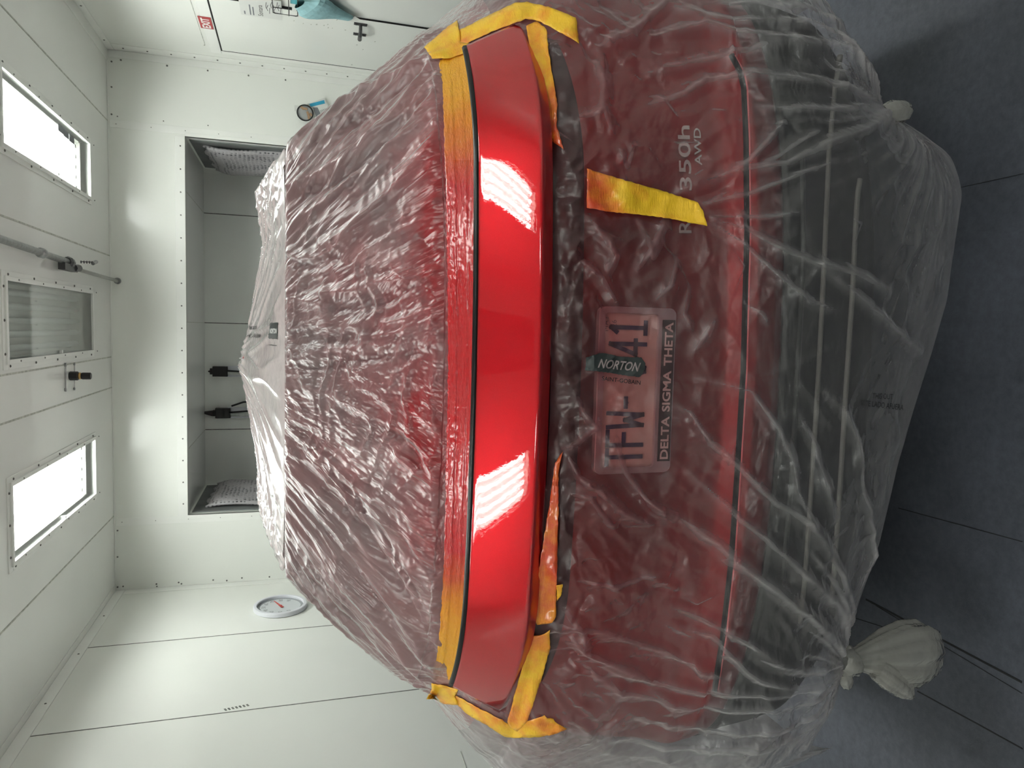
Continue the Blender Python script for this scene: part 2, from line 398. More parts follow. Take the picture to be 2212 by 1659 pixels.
# ceiling / wall angles
t = MB(); t.box((XR-.09, YB, ZC-.005), (XR, YF-.002, ZC)); t.box((XR-.0055, YB, ZC-.055), (XR, YF-.002, ZC-.0055)); tr_ = trim(t)
for y in np.arange(2.6, 6.3, .6): screw((XR-.004, y, ZC-.03), (-1, 0, 0), tr_)
t = MB(); t.box((XL, YB, ZC-.005), (XL+.055, YF-.002, ZC)); t.box((XL, YB, ZC-.075), (XL+.0055, YF-.002, ZC-.0055)); tr_ = trim(t)
for y in np.arange(2.6, 6.3, .65): screw((XL+.004, y, ZC-.045), (1, 0, 0), tr_)
t = MB(); t.box((XL+.06, YF-.006, ZC-.012), (XR-.095, YF-.001, ZC-.0005)); tr_ = trim(t)
for px_, py_ in ((255, 1118), (258, 1310-210), ): pass
# vertical trims beside the opening on the far wall
xa = atY(235, 258, YF)[0]; xb = atY(235, 275, YF)[0]
t = MB(); t.box((xb, YF-.0035, 0), (xa, YF, ZC-.014)); tr_ = trim(t)
for z in (2.97, 2.72, 2.47, 2.22, 1.97): screw(((xa+xb)/2, YF-.004, z), (0, -1, 0), tr_, sc=.5)
for z in (2.96, 2.63, 2.3): screw((xa+.03+.0, YF, z), (0, -1, 0), tr_, sc=.7)
for y_ in (133, 188, 247): 
    p = atY(241, y_, YF); screw(p, (0, -1, 0), tr_)
xa = atY(249, 1120, YF)[0]; xb = atY(249, 1137, YF)[0]
t = MB(); t.box((xb, YF-.0035, 0), (xa, YF, ZC-.014)); tr_ = trim(t)
for z in (2.97, 2.72, 2.47, 2.22, 1.97): screw(((xa+xb)/2, YF-.004, z), (0, -1, 0), tr_, sc=.5)
for y_ in (1146, 1203, 1268): screw(atY(254, y_, YF), (0, -1, 0), tr_)
for x_, y_ in ((339, 1628-0), (392, 1620)): pass
for x_, y_ in ((339, 1268), (392, 1262), (490, 1255), (582, 1247)): screw(atY(x_, y_-1, YF), (0, -1, 0), tr_)
# top trim of the opening, with its row of rivets
t = MB(); t.box((OX0, YF-.004, OZ), (OX1, YF, OZ+.075)); tr_ = trim(t)
for k in range(17): screw((OX0+.1+k*(OX1-OX0-.18)/16, YF-.004, OZ+.034), (0, -1, 0), tr_, sc=.9)
t = MB(); t.box((OX0-.03, YF-.005, 0), (OX0, YF+.03, OZ)); t.box((OX1, YF-.005, 0), (OX1+.03, YF+.03, OZ)); tr_ = trim(t)
# recess trims
t = MB(); t.box((OX0, YR-.05, 0), (OX0+.004, YR, OZ)); t.box((OX0, YR-.004, 0), (OX0+.05, YR, OZ)); trim(t, INNER)
t = MB(); t.box((OX1-.004, YR-.05, 0), (OX1, YR, OZ)); t.box((OX1-.05, YR-.004, 0), (OX1, YR, OZ)); trim(t, INNER)
# panel seams (thin raised caulk lines) as trims
def seam(a, b_, n_, w=.006, mat=SEAM, h=.0015):
    a, b_, n_ = map(lambda q: np.array(q, float), (a, b_, n_)); d = nrm(b_-a); s_ = np.cross(n_, d)
    mb = MB(); mb.obox((a+b_)/2+n_*h*.3, (b_-a)/2, s_*w/2, n_*h)
    return trim(mb, mat, 0)
for y_, x_ in ((460, 440), (697, 440), (928, 440)):
    X = atY(x_, y_, YR)[0]; seam((X, YR, 0), (X, YR, OZ), (0, -1, 0), .008)
    seam((X, YF+.05, OZ), (X, YR, OZ), (0, 0, -1), .006, SEAML)
# ceiling seams along the room
for px_, py_ in (((0, 5), (150, 175)), ((0, 1362), (160, 1210)), ((0, 912), (160, 868)), ((20, 468), (150, 523)), ((30, 690+110), (130, 795))):
    a = atZ(*px_, ZC); b_ = atZ(*py_, ZC); X = (a[0]+b_[0])/2
    seam((X, YB, ZC), (X, YF, ZC), (0, 0, -1), .010, SEAML)
Yc_ = atZ(72, 870, ZC)[1]
# left wall vertical seams
for (pa, pb) in (((300, 1390), (700, 1352)), ((200, 1573), (800, 1503))):
    a = atX(*pa, XL); b_ = atX(*pb, XL); Y = (a[1]+b_[1])/2
    seam((XL, Y, 0), (XL, Y, ZC), (1, 0, 0), .006)
p = atX(1000, 1648, XL); seam((XL, p[1]-.5, p[2]), (XL, p[1]+.1, p[2]-.01), (1, 0, 0), .004, SEAML)
# scuffs on the left wall seam
sc = MB()
for k in range(7):
    p = atX(487+k*8, 1533-k*1.6, XL); sc.obox(p, (.0006, 0, 0), (0, .012, .006), (0, -.002, .005))
trim(sc, SEAM, 0)
# right wall: panel seam + door
a = atX(411, 0, XR); b_ = atX(440, 97, XR)
seam(a+np.array([0, -.6, 0]), (XR, b_[1], a[2]), (-1, 0, 0), .004, SEAML)
seam((XR, b_[1], a[2]), (XR, b_[1], b_[2]-.0), (-1, 0, 0), .004, SEAM)
pd = atX(477, 103, XR); pd2 = atX(830, 155, XR); DYY = (pd[1]+pd2[1])/2; DZ = pd[2]
door = MB().box((XR-.012, DYY-.95, .01), (XR-.002, DYY-.008, DZ-.008)).build('door_1', WALL, bev=.002, kind='structure')
g = MB(); g.box((XR-.0128, DYY-.010, 0), (XR-.0005, DYY, DZ)); g.box((XR-.0126, DYY-.958, DZ-.009), (XR-.0006, DYY-.0101, DZ)); g.box((XR-.0122, DYY-.953, 0), (XR-.0007, DYY-.9505, DZ-.0091))
g.build('door_gap', GAP, door)
fr_ = MB(); fr_.box((XR-.010, DYY+.002, 0), (XR-.0005, DYY+.07, DZ+.0015)); fr_.box((XR-.010, DYY-1.0, DZ+.002), (XR-.0005, DYY+.07, DZ+.08)); trim(fr_, FRAMEW)
# door pull handle
def onx(x, y, off=0.0): return atX(x, y, XR-off)
h1 = onx(779, 52, .013); h2 = onx(777, 74, .013)
hd = MB(); up_ = np.array([0, 0, 1.]); yv = np.array([0, 1., 0])
hl = (h1+h2)/2
hd.tube([h1, h1+np.array([-.035, 0, 0]), (h1+h2)/2+np.array([-.045, 0, 0]), h2+np.array([-.035, 0, 0]), h2], [.011, .012, .013, .016, .012], 10)
for q in (h1, h2):
    hd.obox(q+np.array([-.002, 0, 0]), (.004, 0, 0), (0, .016, 0), (0, 0, .045))
    for s_ in (-.03, .03): hd.disc(q+np.array([-.004, 0, s_]), (-1, 0, 0), (0, 1, 0), .009, .006, 10)
hd.build('handle', DSTEEL, door, bev=.001)
sp_ = MB()
for k, (x_, y_) in enumerate(((635, 45), (655, 51), (672, 53), (684, 53), (708, 53), (709, 60), (718, 61), (746, 65), (771, 97), (784, 107), (810, 90), (760, 140), (728, 43), (700, 55))):
    p = onx(x_, y_, .0125); r = .004+.006*random.random(); sp_.obox(p, (.0004, 0, 0), (0, r, r*.3), (0, -.001, .002+.003*random.random()))
sp_.build('paint_chip_mark', SEAML, door, label='small grey scuffs around the handle')

# ------------------------------------------------------------------ ceiling light fixtures
TUBE_MESH = None
def fixture(ix, iy, label, lit, strengths=None, name='ceiling_light'):
    x0, x1 = FX[ix]; y0, y1 = FY[iy]; cx, cy = (x0+x1)/2, (y0+y1)/2
    r = empty(name, (cx, cy, ZC), label=label, cat='ceiling light', group='recessed tube lights in the ceiling')
    w = .052
    f_ = MB(); zt = ZC-.006; zb = ZC-.016
    for lo, hi in (((x0-w, y0-w, zt), (x1+w, y0, ZC)), ((x0-w, y1, zt), (x1+w, y1+w, ZC)), ((x0-w, y0, zt), (x0, y1, ZC)), ((x1, y0, zt), (x1+w, y1, ZC))): f_.box(lo, hi)
    i_ = .012
    for lo, hi in (((x0-i_*2, y0-i_*2, zb), (x1+i_*2, y0, zt)), ((x0-i_*2, y1, zb), (x1+i_*2, y1+i_*2, zt)), ((x0-i_*2, y0, zb), (x0, y1, zt)), ((x1, y0, zb), (x1+i_*2, y1, zt))): f_.box(lo, hi)
    fo = f_.build('frame', FRAMEW, r, bev=.0015)
    hs = MB(); H = .13; e = .004
    hs.box((x0-e, y0-e, ZC+H), (x1+e, y1+e, ZC+H+e)); hs.box((x0-e, y0-e, ZC), (x0, y1+e, ZC+H)); hs.box((x1, y0-e, ZC), (x1+e, y1+e, ZC+H)); hs.box((x0, y0-e, ZC), (x1, y0, ZC+H)); hs.box((x0, y1, ZC), (x1, y1+e, ZC+H))
    hs.build('reflector_housing', simple('reflector_white', (.93, .94, .91), .4, var=.01) if 'reflector_white' not in MATS else MATS['reflector_white'], r)
    MB().box((x0+.001, y0+.001, ZC-.004), (x1-.001, y1-.001, ZC)).build('glass_pane', PANE, r)
    for k in range(5):
        xt = x0+(x1-x0)*(.12+.19*k); st = (strengths or [1]*5)[k] if lit else 0
        mt = (TUBEON if iy == 0 else TUBEMID) if st == 1 else (TUBELOW if st > 0 else TUBEOFF)
        tb = MB(); tb.tube([(xt, y0+.10, ZC+.07), (xt, y0+.115, ZC+.07), (xt, y1-.115, ZC+.07), (xt, y1-.10, ZC+.07)], [.010, .019, .019, .010], 10)
        to = tb.build('tube', mt, r, smooth=True)
        for ya in (y1-.10, y0+.07):
            if iy == 0 or ya > cy: MB().box((xt-.012, ya, ZC+.055), (xt+.012, ya+.03, ZC+.13)).build('socket', FRAMEW, to)
    if iy == 0:
        for k in range(5):
            y = y0+.03+(y1-y0-.06)*k/4
            screw((x0-.034, y, zt), (0, 0, -1), fo); screw((x1+.034, y, zt), (0, 0, -1), fo); screw((x0-.012, y+.12, zb), (0, 0, -1), fo, sc=.7); screw((x1+.012, y+.12, zb), (0, 0, -1), fo, sc=.7)
        for k in range(3): screw((x0+.03+(x1-x0-.06)*k/2, y1+.034, zt), (0, 0, -1), fo); screw((x0+.03+(x1-x0-.06)*k/2, y0-.034, zt), (0, 0, -1), fo)
        cl = MB(); cl.box((x0+.004, cy+.05, ZC-.018), (x0+.022, cy+.075, ZC-.004)); cl.build('clip', FRAMEW, r)
    return r
fixture(0, 0, 'lit white ceiling light fixture nearest the left wall', True)
fixture(1, 0, 'unlit ceiling light fixture in the middle, its dull tubes showing behind glass', False)
fr0 = fixture(2, 0, 'lit ceiling light fixture nearest the right wall, stickers on its glass', True, [1, 1, 1, 1, .1])
fixture(0, 1, 'lit ceiling light fixture above the left side of the car tail', True)
fixture(1, 1, 'unlit ceiling light fixture above the middle of the car tail', False)
fixture(2, 1, 'lit ceiling light fixture above the right side of the car tail', True)
fixture(0, 3, 'unseen lit ceiling fixture added at the back left for ambient light', True)  # unseen back row, added to raise the ambient light
fixture(2, 3, 'unseen lit ceiling fixture added at the back right for ambient light', True)
fixture(1, 3, 'unlit ceiling fixture in the middle of the added, unseen back row', False)
fixture(0, 2, 'lit ceiling light fixture behind the viewer on the left, mirrored in the red panel', True)
fixture(1, 2, 'unlit ceiling light fixture behind the viewer in the middle', False)
fixture(2, 2, 'lit ceiling light fixture behind the viewer on the right, mirrored in the red panel', True)
st = MB()
for (x_, y_) in ((132, 279), (143, 290), (155, 301)):
    p = atZ(x_, y_, ZC-.0045); st.obox(p, (.022, 0, 0), (0, .055, 0), (0, 0, .0003))
st.build('sticker', GREYP, fr0, label='small grey printed stickers')

# ------------------------------------------------------------------ ceiling pipe with valve and tagged chain
zp = ZC-.045
pA = atZ(0, 516, zp); pB = atZ(150, 567, zp); pC = atZ(258, 597, zp)
pipe = empty('ceiling_pipe', (pB[0], pB[1], zp), label='galvanised pipe hung under the ceiling between the fixtures, with a shut-off valve and tagged chain', cat='pipe')
px0 = np.array([pA[0], YB+.1, zp]); dX = nrm(pB-pA); pe = np.array([pC[0], YF-.002, zp])
st0 = pB-dX*.0
xp = lambda Y: np.array([pA[0]+(pB[0]-pA[0])*(Y-pA[1])/(pB[1]-pA[1]), Y, zp])
MB().tube([xp(YB+.05), xp(pB[1]-.02)], .020, 12).build('pipe', STEEL, pipe, smooth=True)
cpy = atZ(90, 546, zp)[1]
cp = MB(); cp.tube([xp(cpy-.035), xp(cpy-.02), xp(cpy+.02), xp(cpy+.035)], [.022, .029, .029, .022], 12)
cp.build('coupling', STEEL, pipe, smooth=True)
vp = xp(pB[1])
v = MB(); v.tube([vp-dX*.06, vp-dX*.03, vp+dX*.03], [.028, .036, .03], 8); v.box((vp[0]-.055, vp[1]-.16, zp-.02), (vp[0]-.012, vp[1]+.10, zp+.02)); v.tube([vp+dX*.05+np.array([-.03, 0, -.01]), vp+dX*.16+np.array([-.02, 0, -.01])], .024, 8)
v.build('valve', DSTEEL, pipe, bev=.002)
e1 = np.array([vp[0]-.03, vp[1]+.12, zp])
MB().tube([e1, np.array([xp(YF)[0]-.02, YF-.004, zp-.01])], .013, 10).build('thin_pipe', simple('dull_pipe', (.42, .43, .40), .45, .3), pipe, smooth=True)
MB().tube([np.array([xp(YF)[0]-.02, YF-.02, zp-.01]), np.array([xp(YF)[0]-.02, YF-.001, zp-.01])], .026, 12).build('flange', STEEL, pipe)
c0 = vp+np.array([.0, .10, -.03]); ch = MB()
cA = atZ(176, 566, zp-.03); cB = atZ(200, 567, zp-.03)
for k in range(9):
    p = cA+(cB-cA)*k/8; ch.ring(p, (1, 0, 0) if k % 2 else (0, 0, 1), (0, 1, 0), .006, .0095, .004, 10)
ch.build('chain', DSTEEL, pipe)
cT = atZ(203, 567, zp-.03); MB().tube([cT-np.array([.01, .03, 0]), cT+np.array([.01, .06, 0])], .013, 8).build('tag', STEEL, pipe, bev=.002)
# black nozzle hanging from the ceiling
nzb = atZ(150, 812, ZC); ny = nzb[1]
zt_ = (EYE+ray(197, 812)*(ny/ray(197, 812)[1]))[2]
hN = ZC-zt_
noz = empty('air_nozzle', (nzb[0], ny, ZC), label='short black nozzle with a brass ring hanging from the ceiling', cat='nozzle')
c = nzb
MB().tube([c, c-np.array([0, 0, .006]), c-np.array([0, 0, .38*hN]), c-np.array([0, 0, .42*hN])], [.026, .030, .030, .024], 14).build('body', BLACK, noz, smooth=False)
MB().tube([c-np.array([0, 0, .40*hN]), c-np.array([0, 0, .47*hN]), c-np.array([0, 0, .56*hN])], [.019, .024, .019], 12).build('ring', BRASS, noz, label='brass ring')
MB().tube([c-np.array([0, 0, .54*hN]), c-np.array([0, 0, .60*hN]), c-np.array([0, 0, .97*hN]), c-np.array([0, 0, hN])], [.020, .023, .023, .019], 12).build('tip', BLACK, noz)
hb = MB()
q = [atZ(*k_, ZC-.006) for k_ in ((142, 788), (142, 842), (161, 786), (161, 840))]
hb.tube([q[0], q[1]], .004, 6); hb.tube([q[2], q[3]], .003, 6)
hb.tube([q[0]+np.array([0, 0, .006]), q[0]-np.array([0, 0, .004])], .012, 8); hb.tube([q[1]+np.array([0, 0, .006]), q[1]-np.array([0, 0, .004])], .012, 8)
hb.tube([q[2]+np.array([0, 0, .006]), q[2]-np.array([0, 0, .004])], .009, 8); hb.tube([q[3]+np.array([0, 0, .006]), q[3]-np.array([0, 0, .004])], .009, 8)
hb.build('wire_bracket', STEEL, noz)
rv = MB()
# ------------------------------------------------------------------ EXIT sign
def on_right(pxs, off): return [atX(x, y, XR-off) for x, y in pxs]
c4 = on_right([(427, 35), (454, 38), (462, 63), (434, 60)], .012)
s0 = sum(c4)/4
yy = (np.linalg.norm(c4[0]-c4[3])+np.linalg.norm(c4[1]-c4[2]))/2; zz = (np.linalg.norm(c4[0]-c4[1])+np.linalg.norm(c4[2]-c4[3]))/2
ex = empty('exit_sign', s0, label='small red EXIT sign with white letters above the door frame', cat='sign')
MB().box((XR-.014, s0[1]-yy/2, s0[2]-zz/2), (XR-.0102, s0[1]+yy/2, s0[2]+zz/2)).build('plate', SIGNR, ex)
text_on('EXIT', (XR-.0145, s0[1], s0[2]), (0, -1, 0), (0, 0, 1), yy*.86, zz*.66, .03).build('lettering', SIGNW, ex)
# papers + rack + paper cone by the door
def paper(pxs, off, name, label, lines=()):
    q = on_right(pxs, off); r = empty(name, sum(q)/len(q), label=label, cat='notice')
    mb = MB(); mb.poly(q); mb.poly([p+np.array([.0008, 0, 0]) for p in q]); mb.build('sheet', PAPER, r)
    return r
ys0 = atX(520, 27, XR-.013); ysz = atX(605, 0, XR-.013)
p1 = atX(521, 27, XR); p2 = atX(590, 36, XR); 
yA = (p1[1]+p2[1])/2; zT, zB = p1[2], p2[2]
nt1 = empty('paper_notice', (XR-.013, yA-.15, (zT+zB)/2), label='white printed paper notice taped beside the wire rack on the door', cat='notice')
MB().box((XR-.0145, yA-.30, zB-.06), (XR-.0125, yA, zT)).build('sheet', PAPER, nt1)
tx = MB()
for k, (x_, y_, w_) in enumerate(((528, 22, .05), (540, 20, .16), (547, 23, .13))):
    p = atX(x_, y_, XR-.0147); tx.obox((XR-.0148, yA-.02-w_/2, p[2]), (.0002, 0, 0), (0, w_/2, 0), (0, 0, .004))
tx.build('small_print', GREYP, nt1)
pS = atX(561, 14, XR-.0147)
text_on('Sontara', (XR-.0149, yA-.11, pS[2]), (0, -1, 0), (0, 0, 1), .17, .032, .0).build('heading', INK, nt1)
# hand lettering
hw = MB()
for k in range(9):
    x_ = 574+k*4; p = atX(x_, 12+6*(k % 3), XR-.0147); hw.tube([p+np.array([0, .04, 0]), p+np.array([0, .0, .006*(k % 2)]), p+np.array([0, -.05, -.004])], .0016, 5)
hw.build('handwriting', INK, nt1)
# wire rack
rk = [atX(x_, y_, XR-.05) for x_, y_ in ((585, 0), (590, 26), (643, 32), (645, 10))]
zr0, zr1 = rk[1][2], rk[2][2]; yr = rk[1][1]
rack = empty('wire_rack', (XR-.02, yr-.12, zr1), label='black wire rack on the door beside the white notice', cat='rack')
w_ = MB()
for xo in (.055, ):
    w_.tube([(XR-xo, yr-.34, zr0), (XR-xo, yr-.01, zr0), (XR-xo, yr, zr0-.01), (XR-xo, yr, zr1+.01), (XR-xo, yr-.01, zr1), (XR-xo, yr-.34, zr1)], .0035, 6)
w_.tube([(XR-.014, yr+.02, zr0-.10), (XR-.055, yr+.01, zr0-.10), (XR-.058, yr-.34, zr0-.10)], .0035, 6)
w_.tube([(XR-.016, yr+.005, zr1-.0), (XR-.055, yr, zr1)], .003, 6); w_.tube([(XR-.016, yr+.005, zr0), (XR-.055, yr, zr0)], .003, 6)
w_.tube([(XR-.016, yr+.005, zr0), (XR-.016, yr+.005, zr1)], .003, 6)
w_.build('wire_frame', BLACK, rack)
bx_ = empty('card_box', (XR-.03, yr-.16, zr1), label='white card box with a teal side held in the wire rack', cat='box')
MB().box((XR-.048, yr-.34, zr1+.006), (XR-.018, yr-.05, zr0-.12)).build('carton', PAPER, bx_, bev=.001)
MB().box((XR-.0495, yr-.34, zr1+.004), (XR-.0482, yr-.17, zr0-.11)).build('teal_panel', TEALD, bx_, label='teal side')
# paper strainer cone
cn0 = atX(647, 8, XR-.06); cn1 = atX(757, 40, XR-.03)
cone = empty('paper_cone', cn0, label='pale teal paper strainer cone hanging below the wire rack', cat='cone')
ax = nrm(cn1-cn0); Ln = np.linalg.norm(cn1-cn0); sd = nrm(np.cross(ax, [1, 0, 0])); vs = []; fs = []
nk, ns = 13, 22
for i in range(nk):
    t_ = i/(nk-1); wr = [.06, .085, .125, .135, .13, .12, .105, .09, .078, .066, .055, .045, .036][i]
    for k in range(ns):
        th = 2*math.pi*k/ns; cr = 1+.10*math.sin(3*th+5*t_)+.05*math.sin(9*t_+2*th)
        vs.append(cn0+ax*Ln*t_+sd*wr*cr*math.cos(th)+np.array([-1, 0, 0])*min(.05, wr*.35)*math.sin(th)*cr)
for i in range(nk-1):
    for k in range(ns): fs.append((i*ns+k, i*ns+(k+1) % ns, (i+1)*ns+(k+1) % ns, (i+1)*ns+k))
mb = MB(); mb.add(vs, fs); mb.build('cone', TEALP, cone)
mb = MB(); pe_ = cn1; 
for s_ in (-.03, 0, .03): mb.add([pe_+sd*(s_-.022), pe_+sd*(s_+.022), pe_+sd*s_+ax*(.05+.02*abs(s_)*10)], [(0, 1, 2)])
mb.build('torn_tip', PAPER, cone)
# ------------------------------------------------------------------ brochure packet on the far wall
bc = atY(678, 236, YF-.03)
sx = (atY(678, 215, YF-.03)-atY(678, 216, YF-.03))[0]*1.0; pxm = abs(sx)      # metres per px
pk = empty('brochure_packet', bc, label='white leaflet with blue strip and a round tin picture, taped to the far wall', cat='leaflet')
def fp(x, y, off): return atY(x, y, YF-off)
qd = [fp(x_, y_, .02) for x_, y_ in ((666, 224), (701, 211), (714, 241), (684, 258))]
mb = MB(); mb.add(qd+[p+np.array([0, .012, 0]) for p in qd], [(0, 1, 2, 3), (4, 7, 6, 5), (0, 4, 5, 1), (1, 5, 6, 2), (2, 6, 7, 3), (3, 7, 4, 0)]); mb.build('leaflet', PAPER, pk)
mb = MB(); mb.poly([fp(x_, y_, .0215) for x_, y_ in ((668, 224.5), (700, 216), (702, 223.5), (671, 231))]); mb.build('blue_strip', BLUEP, pk)
mb = MB(); mb.poly([fp(x_, y_, .0213) for x_, y_ in ((676, 232), (686, 232), (692, 244), (690, 252), (684, 255))]); mb.build('grey_photo', GREYP, pk)
mb = MB()
for k in range(4):
    a = fp(692+k*3.2, 238-k*1.2, .0213); b_ = fp(697+k*3.0, 250-k*2, .0213); mb.tube([a, b_], .0016, 4)
mb.build('small_print', GREYP, pk)
pl_ = [fp(x_, y_, .016) for x_, y_ in ((636, 226), (668, 224), (684, 258), (650, 262))]
rc = fp(659, 244, .035); rr = 18*pxm
MB().ring(rc, (0, -1, 0), (1, 0, 0), rr*.86, rr, .006, 40).build('tin_rim', BLACK, pk)
mb = MB(); mb.disc(rc+np.array([0, .012, 0]), (0, -1, 0), (1, 0, 0), rr*.9, .012, 32); mb.build('tin_lid', simple('lid_grey', (.33, .34, .34), .4), pk)
mb = MB()
for (x_, y_, a_) in ((653, 233, .9), (660, 235, 1.4), (665, 245, .3), (667, 253, .1), (672, 248, .8)):
    p = fp(x_, y_, .037); d = np.array([math.cos(a_), 0, math.sin(a_)]); e = np.array([-math.sin(a_), 0, math.cos(a_)]); mb.obox(p, d*rr*.24, e*rr*.13, (0, .003, 0))
mb.build('tan_chip', WOODB, pk)
MB().box(tuple(fp(641, 234, .006)-np.array([.022, 0, .018])), tuple(fp(641, 234, .002)+np.array([.022, 0, .018]))).build('tape_tab', PAPER, pk)
# ------------------------------------------------------------------ round thermometer on the left wall
def onl(x, y, off=0.0): return atX(x, y, XL+off)
tl_, tr2 = onl(546, 1312, .03), onl(664, 1303, .03)
tcn = onl(604, 1306, .03); rad = .5*abs(tr2[2]-tl_[2])*.99
tcn = np.array([XL, tcn[1], (tl_[2]+tr2[2])/2])
th = empty('wall_thermometer', tcn, label='round white dial thermometer with a red needle on the left wall', cat='thermometer')
X_ = np.array([1., 0, 0]); U_ = np.array([0, 0, 1.])
mb = MB(); mb.ring(tcn+X_*.002, X_, U_, rad*.86, rad, .035, 64); mb.build('rim', WHITEP, th, bev=.006)
MB().ring(tcn+X_*.014, X_, U_, rad*.76, rad*.87, .004, 64).build('bezel_band', simple('bezel_grey', (.33, .35, .36), .5), th)
MB().tube([tcn, tcn+X_*.016], rad*.86, 64).build('dial', DIAL, th)
mb = MB(); vR = np.array([0, 1., 0])
for k, s_ in enumerate(('10', '20', '30', '40', '50', '60', '70', '80', '90')):
    a_ = math.radians(-120+30*k); d = U_*math.cos(a_)+vR*math.sin(a_)
    tt = text_on(s_, tcn+X_*.0165+d*rad*.62, vR, U_, None, rad*.15); mb.v, mb.f = mb.v, mb.f; mb.add(tt.v, tt.f)
for k in range(49):
    a_ = math.radians(-120+5*k); d = U_*math.cos(a_)+vR*math.sin(a_); e = -U_*math.sin(a_)+vR*math.cos(a_)
    mb.obox(tcn+X_*.0185+d*rad*.78, d*rad*.03, e*rad*.008, X_*.0004)
mb.build('numerals', GREYP, th)
nd = onl(594, 1291, .02)-onl(612, 1304, .02); nd[0] = 0; nd = nrm(nd); ne = np.cross(X_, nd)
mb = MB(); cc = tcn+X_*.021; mb.add([cc-nd*rad*.2+ne*rad*.06, cc-nd*rad*.2-ne*rad*.06, cc+nd*rad*.62-ne*rad*.012, cc+nd*rad*.62+ne*rad*.012], [(0, 1, 2, 3)])
mb.add([p+X_*.0015 for p in mb.v[:4]], [(0, 1, 2, 3)]); mb.disc(cc, X_, U_, rad*.06, .004, 12); mb.build('needle', REDN, th)
# ------------------------------------------------------------------ recess: strip lights and filter pads
def strip(xpx, ypx, label, hang):
    p = atY(xpx, ypx, YR-.03); z = p[2]; X = p[0]; mz = abs((atY(500, ypx, YR)-atY(501, ypx, YR))[2])
    r = empty('strip_light', (X, YR-.03, z), label=label, cat='strip light')
    MB().box((X-.055, YR-.03, z-1.35), (X+.055, YR-.001, z-.10)).build('backing', WHITEP, r, bev=.004)
    MB().tube([(X-.012, YR-.045, z-1.35), (X-.012, YR-.045, z-.11)], .020, 12).build('tube', TUBEOFF, r, smooth=True)
    b_ = MB(); b_.box((X-.05, YR-.07, z-.13), (X+.05, YR-.001, z+.01)); b_.box((X-.03, YR-.06, z+.01), (X+.03, YR-.01, z+.035)); b_.build('end_cap', BLACK, r, bev=.004)
    cr = MB()
    if hang:
        cr.tube([(X, YR-.06, z+.03), (X+.005, YR-.05, z+.10), (X+.01, YR-.04, z+.16)], [.03, .016, .006], 10)
        cr.tube([(X+.01, YR-.09, z-.12), (X+.03, YR-.085, z-.4), (X+.06, YR-.085, z-.7), (X+.05, YR-.09, z-1.1)], .009, 8)
        cr.tube([(X+.07, YR-.05, z-.14), (X+.11, YR-.06, z-.25), (X+.12, YR-.06, z-.38)], .009, 8); cr.tube([(X+.12, YR-.06, z-.38), (X+.125, YR-.06, z-.47)], [.02, .024], 8)
        cr.tube([(X+.118, YR-.06, z-.47), (X+.118, YR-.06, z-.50)], .004, 6); cr.tube([(X+.132, YR-.06, z-.47), (X+.132, YR-.06, z-.50)], .004, 6)
    else:
        cr.tube([(X, YR-.06, z+.03), (X, YR-.05, z+.05)], [.014, .005], 10); cr.tube([(X+.01, YR-.09, z-.12), (X+.0, YR-.08, z-.3), (X+.025, YR-.08, z-.55), (X+.01, YR-.08, z-1.1)], .008, 8)
    cr.build('cord', BLACK, r, smooth=True)
strip(462, 802, 'strip light on the recess back wall with black end cap, right of the other', False)
strip(468, 892, 'strip light in the recess with a black plug cord dangling, left of the other', True)
def filt(side, label):
    xw = OX1 if side > 0 else OX0; n1_, n2_ = 36, 60; P = np.zeros((n2_, n1_, 3))
    for j in range(n2_):
        for i in range(n1_):
            y = YF+.20+(YR-.06-YF-.20)*i/(n1_-1); z = 2.36-2.352*j/(n2_-1)
            bulge = .012+.075*math.sin(math.pi*i/(n1_-1))**.6*min(1, .25+j/5)+.012*math.sin(9*i/n1_+j*.3)
            edge = min(1, j/4+.5)
            ztop = 2.36-.03*math.sin(i*.7)-.04*(i/(n1_-1))
            P[j, i] = (xw-side*bulge*edge, y, min(z, ztop))
    me = grid_mesh('filter_pad', P); o = link('filter_pad', me, FILT, None, True, label=label, cat='filter', group='paint filter pads in the recess')
    sm_ = o.modifiers.new('s', 'SOLIDIFY'); sm_.thickness = .02; sm_.offset = 1 if side > 0 else -1
    MB().box((xw-(.008 if side > 0 else 0), YF+.08, .6), (xw+(.008 if side < 0 else 0), YR-.06, OZ-.02)).build('wall_recess_grille', DUCT, kind='structure', bev=.003)
filt(1, 'white dotted filter pad on the right side of the recess')
filt(-1, 'white dotted filter pad on the left side of the recess')
# floor joints
JN = simple('joint_dark', (.012, .012, .013), .8)
def joint(a, b_, w=.006):
    w *= .5
    a = atZ(*a, 0); b_ = atZ(*b_, 0); d = b_-a; n_ = nrm(np.cross(d, [0, 0, 1])); a = a-d*.02
    mb = MB(); mb.obox((a+b_)/2+np.array([0, 0, .0006]), d/2, n_*w/2, (0, 0, .0005)); mb.build('joint', JN, floor)
joint((1873, 1296), (2212, 1476), .010); joint((1850, 1336), (1945, 1366), .004); joint((1984, 1494), (2212, 1619), .006); joint((1943, 1098), (2212, 1171), .004); joint((2075, 405), (2212, 375), .003)
joint((1895, 1310), (2212, 1500), .003)

# ================================================================== THE CAR AND ITS COVER
XC = -.10
KN_R = (1915, 240); KN_L = (1828, 1425)
